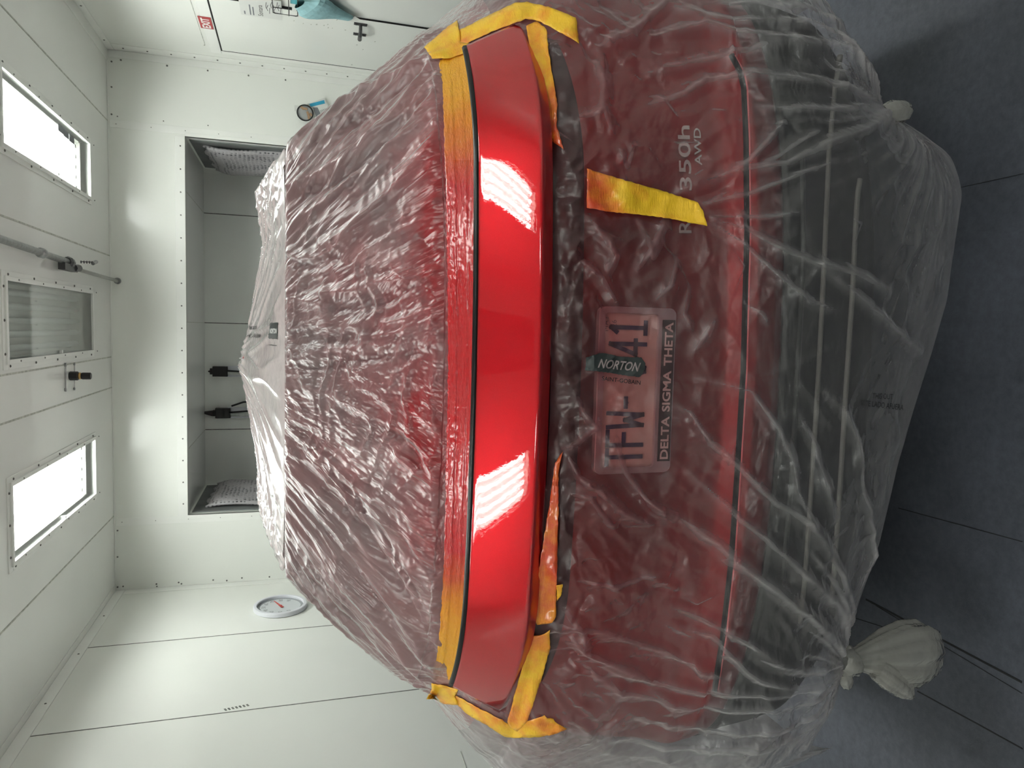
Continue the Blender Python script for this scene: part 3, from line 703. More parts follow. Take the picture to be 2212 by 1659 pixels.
#            z,     R,    D,   n
LV = [(1.627, 1.720, .30, 8.0),
      (1.553, 1.618, .34, 4.6),
      (1.482, 1.517, .40, 3.2),
      (1.410, 1.416, .46, 2.6),
      (1.335, 1.315, .52, 2.3),
      (1.285, 1.270, .57, 2.2),
      (1.280, 1.265, .57, 2.2),
      (1.250, 1.241, .57, 2.2),
      (1.210, 1.213, .57, 2.2),
      (1.183, 1.200, .57, 2.2),
      (1.160, 1.208, .56, 2.2),
      (1.110, 1.205, .40, 2.0),
      (1.000, 1.186, .41, 2.1),
      (.900, 1.170, .42, 2.2),
      (.800, 1.135, .43, 2.3),
      (.700, 1.100, .44, 2.4),
      (.600, 1.085, .45, 2.5),
      (.500, 1.085, .46, 2.5),
      (.400, 1.095, .46, 2.5),
      (.300, 1.110, .46, 2.5)]
LV = np.array(LV)
# path length along the centreline
bl = np.concatenate([[0], np.cumsum(np.hypot(np.diff(LV[:, 0]), np.diff(LV[:, 1])))])
B_BAND, B_PTOP, B_LIP, B_HEM = bl[4], bl[6], bl[10], bl[-1]
CARW = lambda z: float(np.interp(z, [1.0, 1.29, 1.36, 1.44, 1.52, 1.585, 1.63], [.97, .87, .82, .76, .70, .645, .60]))
def half(W, R, D, n, side, a, z=0.0):
    th_ = np.linspace(0, np.pi/2, 260)
    dx = W*np.abs(np.sin(th_))**(2/n); dy = D*(1-np.abs(np.cos(th_))**(2/n))
    We = max(W, CARW(z)) if z > 1.17 else W
    dx = np.append(dx, [W+(We-W)*.6, We, We]); dy = np.append(dy, [D+.25, D+.6, D+2.6])
    ar = np.concatenate([[0], np.cumsum(np.hypot(np.diff(dx), np.diff(dy)))])
    return XC+side*np.interp(a, ar, dx), R+np.interp(a, ar, dy)
SIL_R = np.array([(606, 322), (640, 290), (730, 218), (820, 150), (890, 90), (960, 30), (1000, 0), (1060, -60)])
SIL_L = np.array([(606, 1228), (640, 1272), (700, 1332), (780, 1400), (870, 1470), (940, 1512), (1000, 1600), (1060, 1650), (1110, 1700)])
SIL_R[:, 1] += 11; SIL_L[:, 1] -= 11
aa = np.linspace(0, 2.5, 300)
def fitW(z, R, D, n, side):
    lo, hi = .50, .97
    for _ in range(22):
        W = (lo+hi)/2; X, Y = half(W, R, D, n, side, aa, z); x, y = proj(np.stack([X, Y, np.full_like(X, z)], -1))
        s_ = SIL_R if side > 0 else SIL_L; ok = (x > 606) & (x < 1060) & (Y < 3.4)
        ys_ = np.interp(x, s_[:, 0], s_[:, 1]); over = np.any((ok) & ((y < ys_) if side > 0 else (y > ys_)))
        if over: hi = W
        else: lo = W
    return lo
WR = []; WL = []
for i, (z, R, D, n) in enumerate(LV):
    if z > 1.17:
        WR.append(fitW(z, R, D, n, 1)); WL.append(fitW(z, R, D, n, -1))
    else:
        w_ = .97 if z > .5 else .95
        WR.append(w_); WL.append(w_)
WR = np.array(WR); WL = np.array(WL)
for W in (WR, WL):
    W[0] = min(W[0], .56)
    W[:] = np.maximum.accumulate(np.minimum(W, .97)) if False else W
print('W right', np.round(WR, 3)); print('W left', np.round(WL, 3))
# fine rows / columns
STEP = .0032
nb_ = int(B_HEM/STEP); bb = np.linspace(0, B_HEM, nb_)
def prof(col, k=7):
    v_ = np.interp(bb, bl, col); kk = np.ones(2*k+1)/(2*k+1); p_ = np.pad(v_, k, mode='reflect', reflect_type='odd'); return np.convolve(p_, kk, 'valid')
zr, Rr, Dr, nr = (prof(LV[:, i], 4) for i in range(4)); WRr, WLr = prof(WR, 12), prof(WL, 12)
af = np.arange(0, 1.22, STEP); ac = 1.22+np.cumsum(np.geomspace(.005, .25, 22)); A = np.concatenate([af, ac])
acol = np.concatenate([-A[:0:-1], A]); nc = len(acol); c0_ = len(A)-1
P = np.zeros((nb_, nc, 3))
for r in range(nb_):
    X, Y = half(WRr[r], Rr[r], Dr[r], nr[r], 1, A, zr[r]); P[r, c0_:, 0] = X; P[r, c0_:, 1] = Y
    X, Y = half(WLr[r], Rr[r], Dr[r], nr[r], -1, A, zr[r]); P[r, :c0_+1, 0] = X[::-1]; P[r, :c0_+1, 1] = Y[::-1]
    P[r, :, 2] = zr[r]
# hem: pull the lowest rows to the hem line seen in the photo
HEM = np.array([(1700, -120), (1780, 0), (1850, 100), (1890, 180), (1905, 212), (1918, 245), (1955, 262), (2010, 300), (2066, 345), (2078, 420), (2062, 520), (2045, 650), (2010, 770), (1975, 880), (1940, 1000), (1900, 1170), (1870, 1260), (1840, 1340), (1826, 1400), (1822, 1440), (1812, 1490), (1800, 1530), (1762, 1590), (1730, 1659), (1640, 1800)], float)
hz = np.zeros(nc)
for j in range(nc):
    lo, hi = .05, .78
    for _ in range(24):
        z = (lo+hi)/2; x, y = proj(np.array([P[-1, j, 0], P[-1, j, 1], z]))
        if x > np.interp(y, HEM[:, 1], HEM[:, 0]): lo = z
        else: hi = z
    hz[j] = lo
hz = np.where((np.abs(acol) > .95), .34, hz)
kk = np.ones(9)/9; hz = np.convolve(np.pad(hz, 4, mode='edge'), kk, 'valid')
r8 = int(np.argmin(np.abs(zr-.80)))
tt = np.clip((zr-.80)/(LV[-1, 0]-.80), 0, None)[:, None]
P[:, :, 2] = np.where(zr[:, None] < .80, .80+(hz[None, :]-.80)*tt, P[:, :, 2])
# base shell bvh
def grid_bvh(P, step=1):
    Q = P[::step, ::step]; R_, C_ = Q.shape[:2]; V = Q.reshape(-1, 3); idx = np.arange(R_*C_).reshape(R_, C_)
    q = np.stack([idx[:-1, :-1], idx[:-1, 1:], idx[1:, 1:], idx[1:, :-1]], -1).reshape(-1, 4)
    return BVHTree.FromPolygons([tuple(p) for p in V.tolist()], q.tolist())
BASE = grid_bvh(P, 3)
def cast(bvh, x, y, off=0.0, dflt=1.45):
    d = nrm(ray(x, y)); h = bvh.ray_cast(Vector(EYE), Vector(d), 12.0)
    if h[0] is None: return atY(x, y, dflt)
    return np.array(h[0])-d*off
def normals(P):
    du = np.gradient(P, axis=1); dv = np.gradient(P, axis=0); n_ = np.cross(du, dv); n_ /= np.linalg.norm(n_, axis=-1, keepdims=True)+1e-9
    return -n_ if n_[P.shape[0]//2, P.shape[1]//2, 1] > 0 else n_
NB = normals(P)
# ---- fold lines traced on the sheet
def folds(lst, Pg, Ng, rows):
    """each: (points px, amplitude m, width m); returns displacement and fold strength"""
    disp = np.zeros(Pg.shape[:2]); st_ = np.zeros(Pg.shape[:2])
    for pts, amp, wid, *nf in lst:
        w3 = [cast(BASE, *p) for p in pts]
        # densify
        q = []
        for i in range(len(w3)-1):
            for k in range(4): q.append(w3[i]+(w3[i+1]-w3[i])*k/4)
        q.append(w3[-1]); q = np.array(q)
        # small waviness
        lo = q.min(0)-4*wid; hi = q.max(0)+4*wid
        m_ = np.all((Pg > lo) & (Pg < hi), -1)
        if not m_.any(): continue
        V = Pg[m_]; best = np.full(len(V), 9.0); tb = np.zeros(len(V))
        for i in range(len(q)-1):
            d = q[i+1]-q[i]; l2 = d@d+1e-12; t_ = np.clip(((V-q[i])@d)/l2, 0, 1); dd = np.linalg.norm(V-(q[i]+t_[:, None]*d), axis=1)
            u_ = dd < best; best[u_] = dd[u_]; tb[u_] = (i+t_[u_])/(len(q)-1)
        tap = np.sin(np.pi*np.clip(tb*.86+.07, 0, 1))**.5
        bw = best+.0045*pn(V[:, 0]*16+V[:, 1]*9, V[:, 2]*16-V[:, 1]*9, 77)*sm(0, .012, best)
        g = (.7*np.clip(1-bw/(2.6*wid), 0, 1)+.3*np.exp(-bw/(1.1*wid)))*tap; g2 = np.clip(1-bw/(1.5*wid), 0, 1)**1.3*tap
        disp[m_] += amp*g;  st_[m_] = np.maximum(st_[m_], g2) if amp > 0 and not nf else (st_[m_]-np.clip(1.15-bw/(1.5*wid), 0, 1)*tap if amp < 0 else st_[m_])  # valleys lose opacity: missing sheen painted in as dark streaks
    return disp, st_
UF = [([(625, 918), (698, 940), (753, 972), (801, 1018)], -.008, .009),
      ([(622, 937), (671, 1013), (739, 1086), (793, 1148), (847, 1230), (891, 1297), (925, 1370), (945, 1420)], -.012, .011),
      ([(625, 985), (690, 1060), (760, 1135), (830, 1230)], .008, .008),
      ([(630, 1053), (660, 1094), (698, 1145), (739, 1192), (780, 1243), (823, 1310), (870, 1385), (931, 1458)], -.012, .012),
      ([(640, 1030), (700, 1110), (760, 1180), (830, 1270), (900, 1380), (938, 1445)], .010, .009),
      ([(625, 1110), (690, 1190), (760, 1270), (850, 1380), (925, 1470)], .009, .009),
      ([(625, 1160), (690, 1240), (780, 1340), (900, 1465)], -.007, .008),
      ([(690, 960), (760, 1020), (830, 1090), (900, 1180), (950, 1270)], .007, .010),
      ([(740, 870), (800, 905), (840, 950), (885, 1000), (955, 1060)], .010, .008),
      ([(760, 880), (820, 930), (860, 985)], -.009, .010),
      ([(929, 130), (753, 217), (640, 310)], .010, .009),
      ([(931, 136), (830, 220), (720, 305), (630, 370)], -.010, .010),
      ([(934, 136), (861, 239), (780, 325), (671, 385), (622, 407)], .010, .010),
      ([(940, 150), (880, 240), (815, 320), (740, 380), (640, 440)], -.009, .010),
      ([(953, 184), (875, 282), (807, 353), (700, 440), (640, 480)], .010, .010),
      ([(955, 240), (870, 340), (780, 420), (690, 480)], -.008, .012),
      ([(960, 300), (890, 370), (830, 440), (760, 500), (700, 530)], .009, .009),
      ([(617, 545), (660, 561), (704, 556), (739, 533), (777, 487), (830, 440)], .014, .008),
      ([(620, 553), (660, 570), (705, 566), (742, 542)], -.010, .007),
      ([(693, 632), (780, 629), (810, 613), (899, 602), (955, 580)], .012, .008),
      ([(620, 640), (690, 655), (711, 664), (705, 640)], .010, .009),
      ([(845, 520), (800, 540), (860, 500), (940, 470)], .008, .008),
      ([(900, 505), (925, 530), (960, 555)], -.008, .012),
      ([(860, 590), (905, 610), (960, 580)], .009, .008),
      ([(830, 700), (880, 690), (960, 660)], .009, .007),
      ([(770, 710), (785, 727), (860, 720), (940, 690)], .010, .008),
      ([(625, 780), (700, 760), (800, 745), (950, 735)], .006, .007),
      ([(625, 800), (720, 790), (830, 770), (960, 760)], -.006, .008),
      ([(630, 830), (720, 850), (800, 890), (870, 930), (955, 1000)], .008, .009),
      ([(880, 860), (920, 900), (955, 940)], .008, .007), ([(900, 950), (930, 1000), (958, 1050)], .008, .007),
      ([(640, 930), (720, 985), (790, 1045), (850, 1120)], -.010, .010), ([(700, 1000), (770, 1075), (840, 1170), (900, 1270), (945, 1360)], -.008, .009),
      ([(618, 1175), (690, 1270), (770, 1350), (880, 1460)], -.010, .009), ([(800, 330), (720, 395), (640, 430)], -.010, .012), ([(930, 200), (850, 300), (760, 400), (690, 455)], -.009, .010),
      ([(918, 145), (800, 235), (690, 300), (640, 340)], -.008, .009), ([(700, 650), (760, 670), (850, 650), (930, 600)], -.010, .016), ([(640, 720), (720, 735), (800, 720), (900, 740)], -.006, .012), ([(830, 905), (875, 955), (915, 1010)], -.012, .012),
      ([(870, 1090), (920, 1150), (955, 1190)], .008, .008), ([(860, 1130), (900, 1200), (950, 1240)], -.008, .008)]
LF = [([(1473, 415), (1598, 374), (1694, 363), (1785, 316), (1859, 290), (1912, 262)], .020, .010),
      ([(1528, 481), (1606, 503), (1694, 547), (1767, 576), (1855, 602), (1905, 630)], .018, .009),
      ([(1782, 591), (1850, 645), (1921, 712), (1985, 760)], .014, .008),
      ([(1620, 176), (1705, 180), (1793, 195), (1862, 220), (1908, 245)], .016, .009),
      ([(1400, 99), (1521, 73), (1606, 88), (1730, 106), (1822, 128), (1877, 183), (1907, 236)], .020, .011),
      ([(1450, 40), (1606, 62), (1730, 66), (1800, 95), (1870, 165)], .016, .010),
      ([(1400, 172), (1528, 143), (1635, 114), (1723, 106)], .014, .010),
      ([(1400, 240), (1473, 217), (1521, 187), (1606, 176), (1640, 176)], .016, .011),
      ([(1560, 20), (1700, 30), (1790, 60), (1860, 120)], .014, .011),
      ([(1657, 360), (1723, 312), (1760, 290)], .010, .007), ([(1598, 371), (1650, 319), (1690, 268)], .016, .008),
      ([(1528, 477), (1639, 474), (1730, 463)], .009, .006), ([(1510, 450), (1600, 430), (1720, 385), (1800, 350)], .010, .007),
      ([(1640, 235), (1720, 240), (1810, 245), (1900, 250)], .009, .008), ([(1760, 270), (1830, 265), (1905, 255)], .009, .006),
      ([(1530, 488), (1600, 530), (1680, 600), (1740, 650), (1800, 675)], .012, .007),
      ([(1400, 1079), (1492, 1127), (1547, 1160), (1584, 1196), (1657, 1252), (1730, 1314), (1822, 1405)], .026, .012),
      ([(1488, 1017), (1591, 1108), (1657, 1160), (1730, 1233), (1796, 1296), (1826, 1383)], .018, .009),
      ([(1451, 873), (1484, 888), (1525, 947), (1598, 1006), (1672, 1079), (1741, 1123), (1804, 1233), (1833, 1343), (1830, 1400)], .020, .009),
      ([(1506, 815), (1620, 844), (1642, 873), (1679, 925), (1705, 991), (1716, 1057), (1745, 1123)], .016, .008),
      ([(1778, 844), (1815, 892), (1840, 954), (1848, 1035), (1874, 1167), (1877, 1226), (1845, 1330), (1830, 1400)], .014, .007),
      ([(1720, 890), (1755, 960), (1770, 1030), (1790, 1120)], .010, .007),
      ([(1448, 1299), (1521, 1329), (1628, 1387), (1727, 1439), (1815, 1432)], .018, .010),
      ([(1473, 1344), (1536, 1362), (1635, 1457), (1716, 1472), (1810, 1442)], .016, .009),
      ([(1400, 1472), (1455, 1501), (1565, 1516), (1657, 1516), (1749, 1490), (1810, 1450)], .018, .010),
      ([(1400, 1542), (1547, 1564), (1657, 1564), (1730, 1538), (1805, 1480)], .016, .011),
      ([(1300, 1420), (1420, 1460), (1520, 1480), (1640, 1490), (1740, 1475), (1815, 1440)], .014, .009),
      ([(1330, 1580), (1480, 1600), (1620, 1605), (1720, 1575), (1795, 1510)], .014, .011),
      ([(1740, 1180), (1790, 1250), (1815, 1320), (1826, 1395)], .010, .006), ([(1680, 1250), (1750, 1330), (1820, 1410)], .010, .006),
      ([(1217, 974), (1242, 1022), (1293, 1052), (1337, 1093), (1390, 1120)], .022, .010),
      ([(1318, 946), (1345, 1014), (1389, 1072), (1440, 1110)], .012, .007),
      ([(1225, 1060), (1270, 1065), (1290, 1095), (1320, 1130)], .012, .009),
      ([(1235, 850), (1255, 890), (1280, 920), (1245, 950), (1215, 965)], .012, .010),
      ([(1240, 560), (1290, 600), (1330, 660)], .012, .008), ([(1265, 480), (1300, 520), (1325, 560), (1310, 600)], .010, .008),
      ([(1390, 510), (1400, 560), (1440, 470)], .009, .009), ([(1430, 480), (1400, 540), (1370, 590)], .010, .009),
      ([(1455, 560), (1440, 620), (1410, 650)], .008, .008), ([(1480, 620), (1470, 680), (1490, 720)], .010, .008),
      ([(1540, 690), (1515, 730), (1495, 760)], .014, .010), ([(1600, 655), (1645, 680), (1655, 700)], .008, .007),
      ([(1280, 150), (1300, 200), (1290, 270)], .014, .011), ([(1250, 270), (1300, 255), (1320, 300)], .012, .011),
      ([(1330, 330), (1350, 370), (1365, 320)], .008, .008), ([(1290, 120), (1360, 90), (1440, 20)], .016, .012),
      ([(1215, 1340), (1260, 1390), (1340, 1420), (1400, 1450)], .016, .011), ([(1200, 1330), (1300, 1350), (1440, 1400), (1540, 1450)], .012, .010),
      ([(1210, 1300), (1250, 1340), (1270, 1390)], .012, .010), ([(1240, 1240), (1330, 1250), (1420, 1230)], .007, .008), ([(1260, 1420), (1340, 1480), (1440, 1500)], .012, .012)]
rf_ = random.Random(12)
for k in range(95):
    if k < 60: x0, y0, ln = rf_.uniform(1200, 1420), rf_.uniform(90, 1480), rf_.uniform(35, 120)
    else: x0, y0, ln = rf_.uniform(1400, 1780), rf_.uniform(60, 1500), rf_.uniform(50, 170)
    a_ = rf_.uniform(-1.3, 1.3) if k < 60 else math.atan2((1425 if y0 > 760 else 240)-y0, 1850-x0)+rf_.uniform(-.45, .45)
    q3 = [(x0, y0)]
    for i in range(3):
        a_ += rf_.uniform(-.3, .3); q3.append((q3[-1][0]+ln/3*math.cos(a_), q3[-1][1]+ln/3*math.sin(a_)))
    LF.append((q3, rf_.uniform(.003, .008), rf_.uniform(.006, .010), 1))
LF = [(p_[0], p_[1], p_[2]*.78, *p_[3:]) for p_ in LF]
dispF, foldF = folds(UF+LF, P, NB, None)
Ag, Bg = np.meshgrid(acol, bb)
foldF = foldF*np.where(Bg > B_PTOP, 1.0, .6)
# ---- procedural creases
side_ = np.sign(Ag); absA = np.abs(Ag); Lw = B_BAND
q_ = absA/(1+1.15*Bg/Lw)
wx = pn(Ag*6, Bg*6, 11)*.06; wy = pn(Ag*6, Bg*6, 12)*.06
up1 = ridged((q_+wx*.15)*side_*24, Bg*2.2, 21, 1.0)*.0085
up2 = ridged((q_+wx*.1)*side_*70, Bg*7.0, 22, 1.0)*.0018
cen = np.exp(-(Ag/.30)**2)
up3 = (ridged(Ag*7+wx*20, Bg*13+wy*20, 23, 1.0)*.006+ridged(Ag*18+wx*30, Bg*30+wy*30, 24, 1.0)*.0018)*(.3+.7*cen)
up4 = ridged(Ag*60+wx*60, Bg*60+wy*60, 25, 1.0)*.0004
# pleats where the film meets the tape band
nearb = np.exp(-np.clip(B_BAND-Bg, 0, None)/.045)
up5 = nearb*ridged(Ag*46+pn(Ag*9, Bg*3, 5)*2, Bg*2.5, 26, 1.4)*.004
dU = up1*(1-.6*cen)+up2+up3+up4+up5
# lower sheet: radial pleats from the two knots, broad sag, crumples under the lip
def knot_ab(px_):
    p = cast(BASE, *px_); k = np.argmin(np.sum((P-p)**2, -1)); r, c_ = np.unravel_index(k, P.shape[:2]); return acol[c_], bb[r], p
kr = knot_ab((1905, 243)); kl = knot_ab((1818, 1425))
dL = np.zeros_like(Ag); plea = np.zeros_like(Ag)
for (ka, kb, _), sd_ in ((kr, 31), (kl, 41)):
    ra = np.hypot(Ag-ka, Bg-kb)+1e-4; an = np.arctan2(Bg-kb, Ag-ka)
    an = an+pn(Ag*4, Bg*4, sd_)*.12
    f_ = np.exp(-ra/.22)
    g1 = ridged(an*4.5, ra*.8, sd_+1, 2.2); g2 = ridged(an*11, ra*1.2, sd_+2, 1.8)
    dL += (g1*.012*np.clip(ra/.08, 0, 1)+g2*.003*sm(.06, .18, ra))*f_; plea = np.maximum(plea, (g1*.7+.3*g2)*np.exp(-ra/.16))
dL += ridged(Ag*3+wx*12, Bg*3+wy*12, 51, 1.2)*.006
crump = np.exp(-((Bg-B_LIP-.09)/.10)**2)
dL += crump*(ridged(Ag*11+wx*25, Bg*16+wy*25, 52, 1.0)*.006+ridged(Ag*30+wx*30, Bg*34+wy*30, 53, 1.0)*.0025)
dL += (ridged(Ag*9+wx*20, Bg*9+wy*20, 54, 1.0)*.0025+ridged(Ag*26+wx*30, Bg*26+wy*30, 55, 1.0)*.0009)*(.4+.6*np.exp(-((Bg-B_LIP-.15)/.2)**2))
def facets(a0, a1, b0, b1, n_, seed, amp):
    rr = random.Random(seed); pts = [(rr.uniform(a0, a1), rr.uniform(b0, b1)) for _ in range(n_)]+[(a, b) for a in np.linspace(a0, a1, 12) for b in (b0, b1)]+[(a, b) for b in np.linspace(b0, b1, 8)[1:-1] for a in (a0, a1)]
    hts = [rr.uniform(0, amp) for _ in range(n_)]
    ov, oe, of, ovi, *_ = delaunay_2d_cdt([Vector(p) for p in pts], [], [], 0, 1e-6)
    hv = [hts[i[0]] if len(i) and i[0] < n_ else 0.0 for i in ovi]; out = np.zeros_like(Ag)
    for f_ in of:
        (x1, y1), (x2, y2), (x3, y3) = (ov[i] for i in f_); c1_ = np.searchsorted(acol, min(x1, x2, x3)); c2_ = np.searchsorted(acol, max(x1, x2, x3))+1
        r1_ = np.searchsorted(bb, min(y1, y2, y3)); r2_ = np.searchsorted(bb, max(y1, y2, y3))+1
        X = Ag[r1_:r2_, c1_:c2_]; Y = Bg[r1_:r2_, c1_:c2_]; dt = (y2-y3)*(x1-x3)+(x3-x2)*(y1-y3)
        if abs(dt) < 1e-12 or X.size == 0: continue
        l1 = ((y2-y3)*(X-x3)+(x3-x2)*(Y-y3))/dt; l2 = ((y3-y1)*(X-x3)+(x1-x3)*(Y-y3))/dt; l3 = 1-l1-l2
        ok = (l1 >= -1e-6) & (l2 >= -1e-6) & (l3 >= -1e-6); v_ = l1*hv[f_[0]]+l2*hv[f_[1]]+l3*hv[f_[2]]
        out[r1_:r2_, c1_:c2_] = np.where(ok, v_, out[r1_:r2_, c1_:c2_])
    return out
dL += facets(-.85, .85, B_LIP+.005, B_LIP+.36, 300, 3, .013)+facets(-1.0, 1.0, B_LIP+.01, B_HEM-.03, 420, 4, .009)
dL *= 1-.55*np.exp(-((Ag-0)/.22)**4-((Bg-B_LIP-.17)/.10)**4)
up_w = 1-sm(B_BAND, B_PTOP+.03, Bg); 
D_ = dispF+dU*up_w+dL*(1-up_w)
edge_ = np.clip(Bg/.02, 0, 1)              # keep the spoiler crease straight
D_ *= edge_*(.15+.85*sm(0, .06, B_HEM-Bg))
def polydist(x, y, poly):
    best = np.full(x.shape, 1e9); n_ = len(poly)
    for i in range(n_):
        a, b2 = poly[i], poly[(i+1) % n_]; d = b2-a; t_ = np.clip(((x-a[0])*d[0]+(y-a[1])*d[1])/(d@d), 0, 1)
        best = np.minimum(best, np.hypot(x-a[0]-t_*d[0], y-a[1]-t_*d[1]))
    return best
HOLE = np.array([(978, 150), (1012, 112), (1108, 68), (1140, 62), (1162, 200), (1176, 330), (1188, 450), (1190, 800), (1184, 1000), (1164, 1200), (1146, 1350), (1094, 1535), (1078, 1540), (994, 1488), (978, 1400), (972, 1300), (975, 800), (973, 300)], float)
hx, hy = proj(P); hd_ = polydist(hx, hy, HOLE); hd_ = np.where(absA < .95, hd_, 999)
D_ *= np.where(Bg < B_PTOP, sm(8, 34, hd_), .25+.75*sm(6, 40, hd_))
D_ = np.where(absA > 1.25, D_*.5, D_)
PF = P+NB*D_[..., None]
# knot pinch: draw the hem close to the knots
for (ka, kb, kp), rad_ in ((kr, .075), (kl, .075)):
    ra = np.hypot(Ag-ka, Bg-kb); w_ = np.exp(-(ra/rad_)**2)*.55
    PF = PF*(1-w_[..., None])+(kp[None, None, :])*w_[..., None]
# overspray (real paint mist on the film)
sprU = np.exp(-np.clip(B_BAND-Bg, 0, None)/.26)*np.exp(-((Ag-.05)/.50)**4)*(.75+.7*pn(Ag*7, Bg*5, 62))+.10+.16*(pn(Ag*5, Bg*5, 61)+.3)*sm(.05, .4, Bg)
sprL = np.exp(-np.clip(Bg-B_LIP, 0, None)/.34)*.85*np.exp(-(Ag/.75)**4)*sm(B_HEM-.42, B_HEM-.72, Bg)+.04
spr = np.clip(np.where(Bg < (B_BAND+B_LIP)/2, sprU, sprL), 0, 1)
fold_at = np.clip(np.where(foldF < 0, foldF, foldF*.75)+plea*.8*(Bg > B_LIP)+.8*sm(.66, 1.0, absA)*(Bg > B_LIP)*(1-.3*pn(Ag*5, Bg*5, 88))+.28*sm(B_HEM-.30, B_HEM-.05, Bg), -1, 1)
fan = np.where(Bg < B_BAND, 1.0/(1+1.15*np.minimum(Bg, B_BAND)/Lw)*1.6, .75)
sheet = np.stack([Ag*fan, Bg*np.where(Bg < B_BAND, .13+.60*np.exp(-((Ag-.02)/.26)**2), 1.0), np.zeros_like(Ag)], -1)
def inside(x, y, poly):
    r = np.zeros(x.shape, bool); j = len(poly)-1
    for i in range(len(poly)):
        xi, yi = poly[i]; xj, yj = poly[j]
        r ^= ((yi > y) != (yj > y)) & (x < (xj-xi)*(y-yi)/(yj-yi+1e-12)+xi); j = i
    return r
inh = inside(hx, hy, HOLE) & (absA < .95)
fm = ~(inh[:-1, :-1] & inh[1:, 1:] & inh[1:, :-1] & inh[:-1, 1:])
rs_ = int(np.argmin(np.abs(bb-(B_PTOP+B_LIP)/2)))
rowm = np.arange(nb_-1)[:, None]
# roof sheet: tented over the antenna fin and roof rails
ROOFPX = [(620, 300), (585, 345), (562, 378), (555, 420), (560, 470), (570, 530), (556, 600), (541, 690), (527, 745), (516, 790), (527, 830), (537, 880), (553, 960), (558, 1010), (562, 1090), (578, 1150), (598, 1195), (617, 1245)]
rp = np.array([atY(x_, y_, 2.25) for x_, y_ in ROOFPX]); o_ = np.argsort(rp[:, 0]); rp = rp[o_]
R0, D0, n0 = Rr[0], Dr[0], nr[0]
tau = np.linspace(0, 1, 30)**3
Yrow = np.concatenate([R0+.10*tau[1:], np.arange(R0+.104, 2.42, .005), np.linspace(2.45, 5.0, 26)])
cu_ = np.linspace(-1, 1, 300); RP = np.zeros((len(Yrow), len(cu_), 3)); ra_ = np.zeros(RP.shape[:2])
for i, y in enumerate(Yrow):
    fx_ = (1-np.clip(1-(y-R0)/D0, 0, 1)**n0)**(1/n0)
    X = XC+np.where(cu_ > 0, cu_*WRr[0]*fx_, cu_*WLr[0]*fx_)
    h_ = np.interp(X, rp[:, 0], rp[:, 2])-zr[0]; h_ = np.maximum(h_, .0)
    rise = sm(0, 1, np.clip((y-R0)/(2.25-R0), 0, 1)*.5)*2 if y < 2.25 else 1.0
    rise = np.clip((y-R0)/(2.25-R0), 0, 1)**.85
    if y > 2.25:
        k_ = np.exp(-(y-2.25)/.25); h_ = h_*k_+.045*(1-k_)
    ed = np.clip((1-np.abs(cu_))/.06, 0, 1)**.6 if y > R0+.02 else 1
    RP[i] = np.stack([X, np.full_like(X, y), zr[0]+h_*rise*ed], -1)
RN = normals(RP); RN = np.where(RN[..., 2:3] < 0, -RN, RN)
XX, YY = RP[..., 0]-XC, RP[..., 1]
fin = (XX/np.maximum(.08, (2.3-YY)*0+.30))
an = np.arctan2(XX, 2.35-YY+.02)
dR = ridged(an*9, (YY)*3, 71, 1.8)*.006*sm(1.72, 1.8, YY)+ridged(XX*30+pn(XX*8, YY*8, 3), YY*14, 72, 1.6)*.004*sm(.2, .42, np.abs(XX))*sm(1.72, 1.78, YY)
RP = RP+RN*dR[..., None]
sprR = np.full(XX.shape, .10)+.10*pn(XX*6, YY*6, 73)
# assemble the upper sheet (window + roof) as one mesh
mU = fm & (rowm < rs_); mL = fm & (rowm >= rs_)
upm = grid_mesh('upper_film', PF, mU, {'fold': fold_at, 'spray': spr, 'sheet': sheet})
film_up = link('masking_film', upm, FILM_UP, None, label='crinkled translucent plastic film over the rear window and roof, misted red above the panel', cat='plastic film', group='masking film on the car')
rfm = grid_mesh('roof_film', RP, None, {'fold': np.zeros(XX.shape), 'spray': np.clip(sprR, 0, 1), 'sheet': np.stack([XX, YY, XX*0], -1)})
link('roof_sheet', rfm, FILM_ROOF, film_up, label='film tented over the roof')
lom = grid_mesh('lower_film', PF, mL, {'fold': fold_at, 'spray': spr, 'sheet': sheet})
film_lo = link('masking_film', lom, FILM_LOW, None, label='loose clear plastic film draped over the tailgate and bumper, knotted at both lower corners', cat='plastic film', group='masking film on the car')
TAPB = grid_bvh(PF, 4); LOB = grid_bvh(PF, 1); ROB = grid_bvh(RP, 1)

# knots of the lower film
def lathe_along(pts, radii, seg, wob, seed, flat=None):
    rg = random.Random(seed); vs = []; fs = []; pts = [np.array(p, float) for p in pts]
    ref = np.array([1., .3, 0]); nS = len(pts)
    for i, p in enumerate(pts):
        t_ = nrm(pts[min(i+1, nS-1)]-pts[max(i-1, 0)]); a_ = nrm(np.cross(t_, [0, 1, 0])); b2 = np.cross(t_, a_)
        fl = flat[i] if flat else 1.0
        for k in range(seg):
            th_ = 2*math.pi*k/seg; w = 1+wob*math.sin(7*th_+seed)*min(1, i/2)+wob*.6*math.sin(13*th_+i*.4)+wob*.4*math.sin(3*th_+i)
            vs.append(p+radii[i]*w*(math.cos(th_)*a_+fl*math.sin(th_)*b2))
    for i in range(nS-1):
        for k in range(seg): fs.append((i*seg+k, i*seg+(k+1) % seg, (i+1)*seg+(k+1) % seg, (i+1)*seg+k))
    return MB().add(vs, fs)
dk = kl[2][1]; mpx = np.linalg.norm(atY(1830, 1425, dk)-atY(1830, 1426, dk))
kL = lambda x, y, o=0: atY(x, y, dk+o)
lathe_along([kL(1812, 1424), kL(1820, 1426), kL(1830, 1428), kL(1840, 1428), kL(1848, 1424)], [24*mpx, 33*mpx, 30*mpx, 31*mpx, 22*mpx], 40, .06, 2).build('knot', KNOTM, film_lo, True)
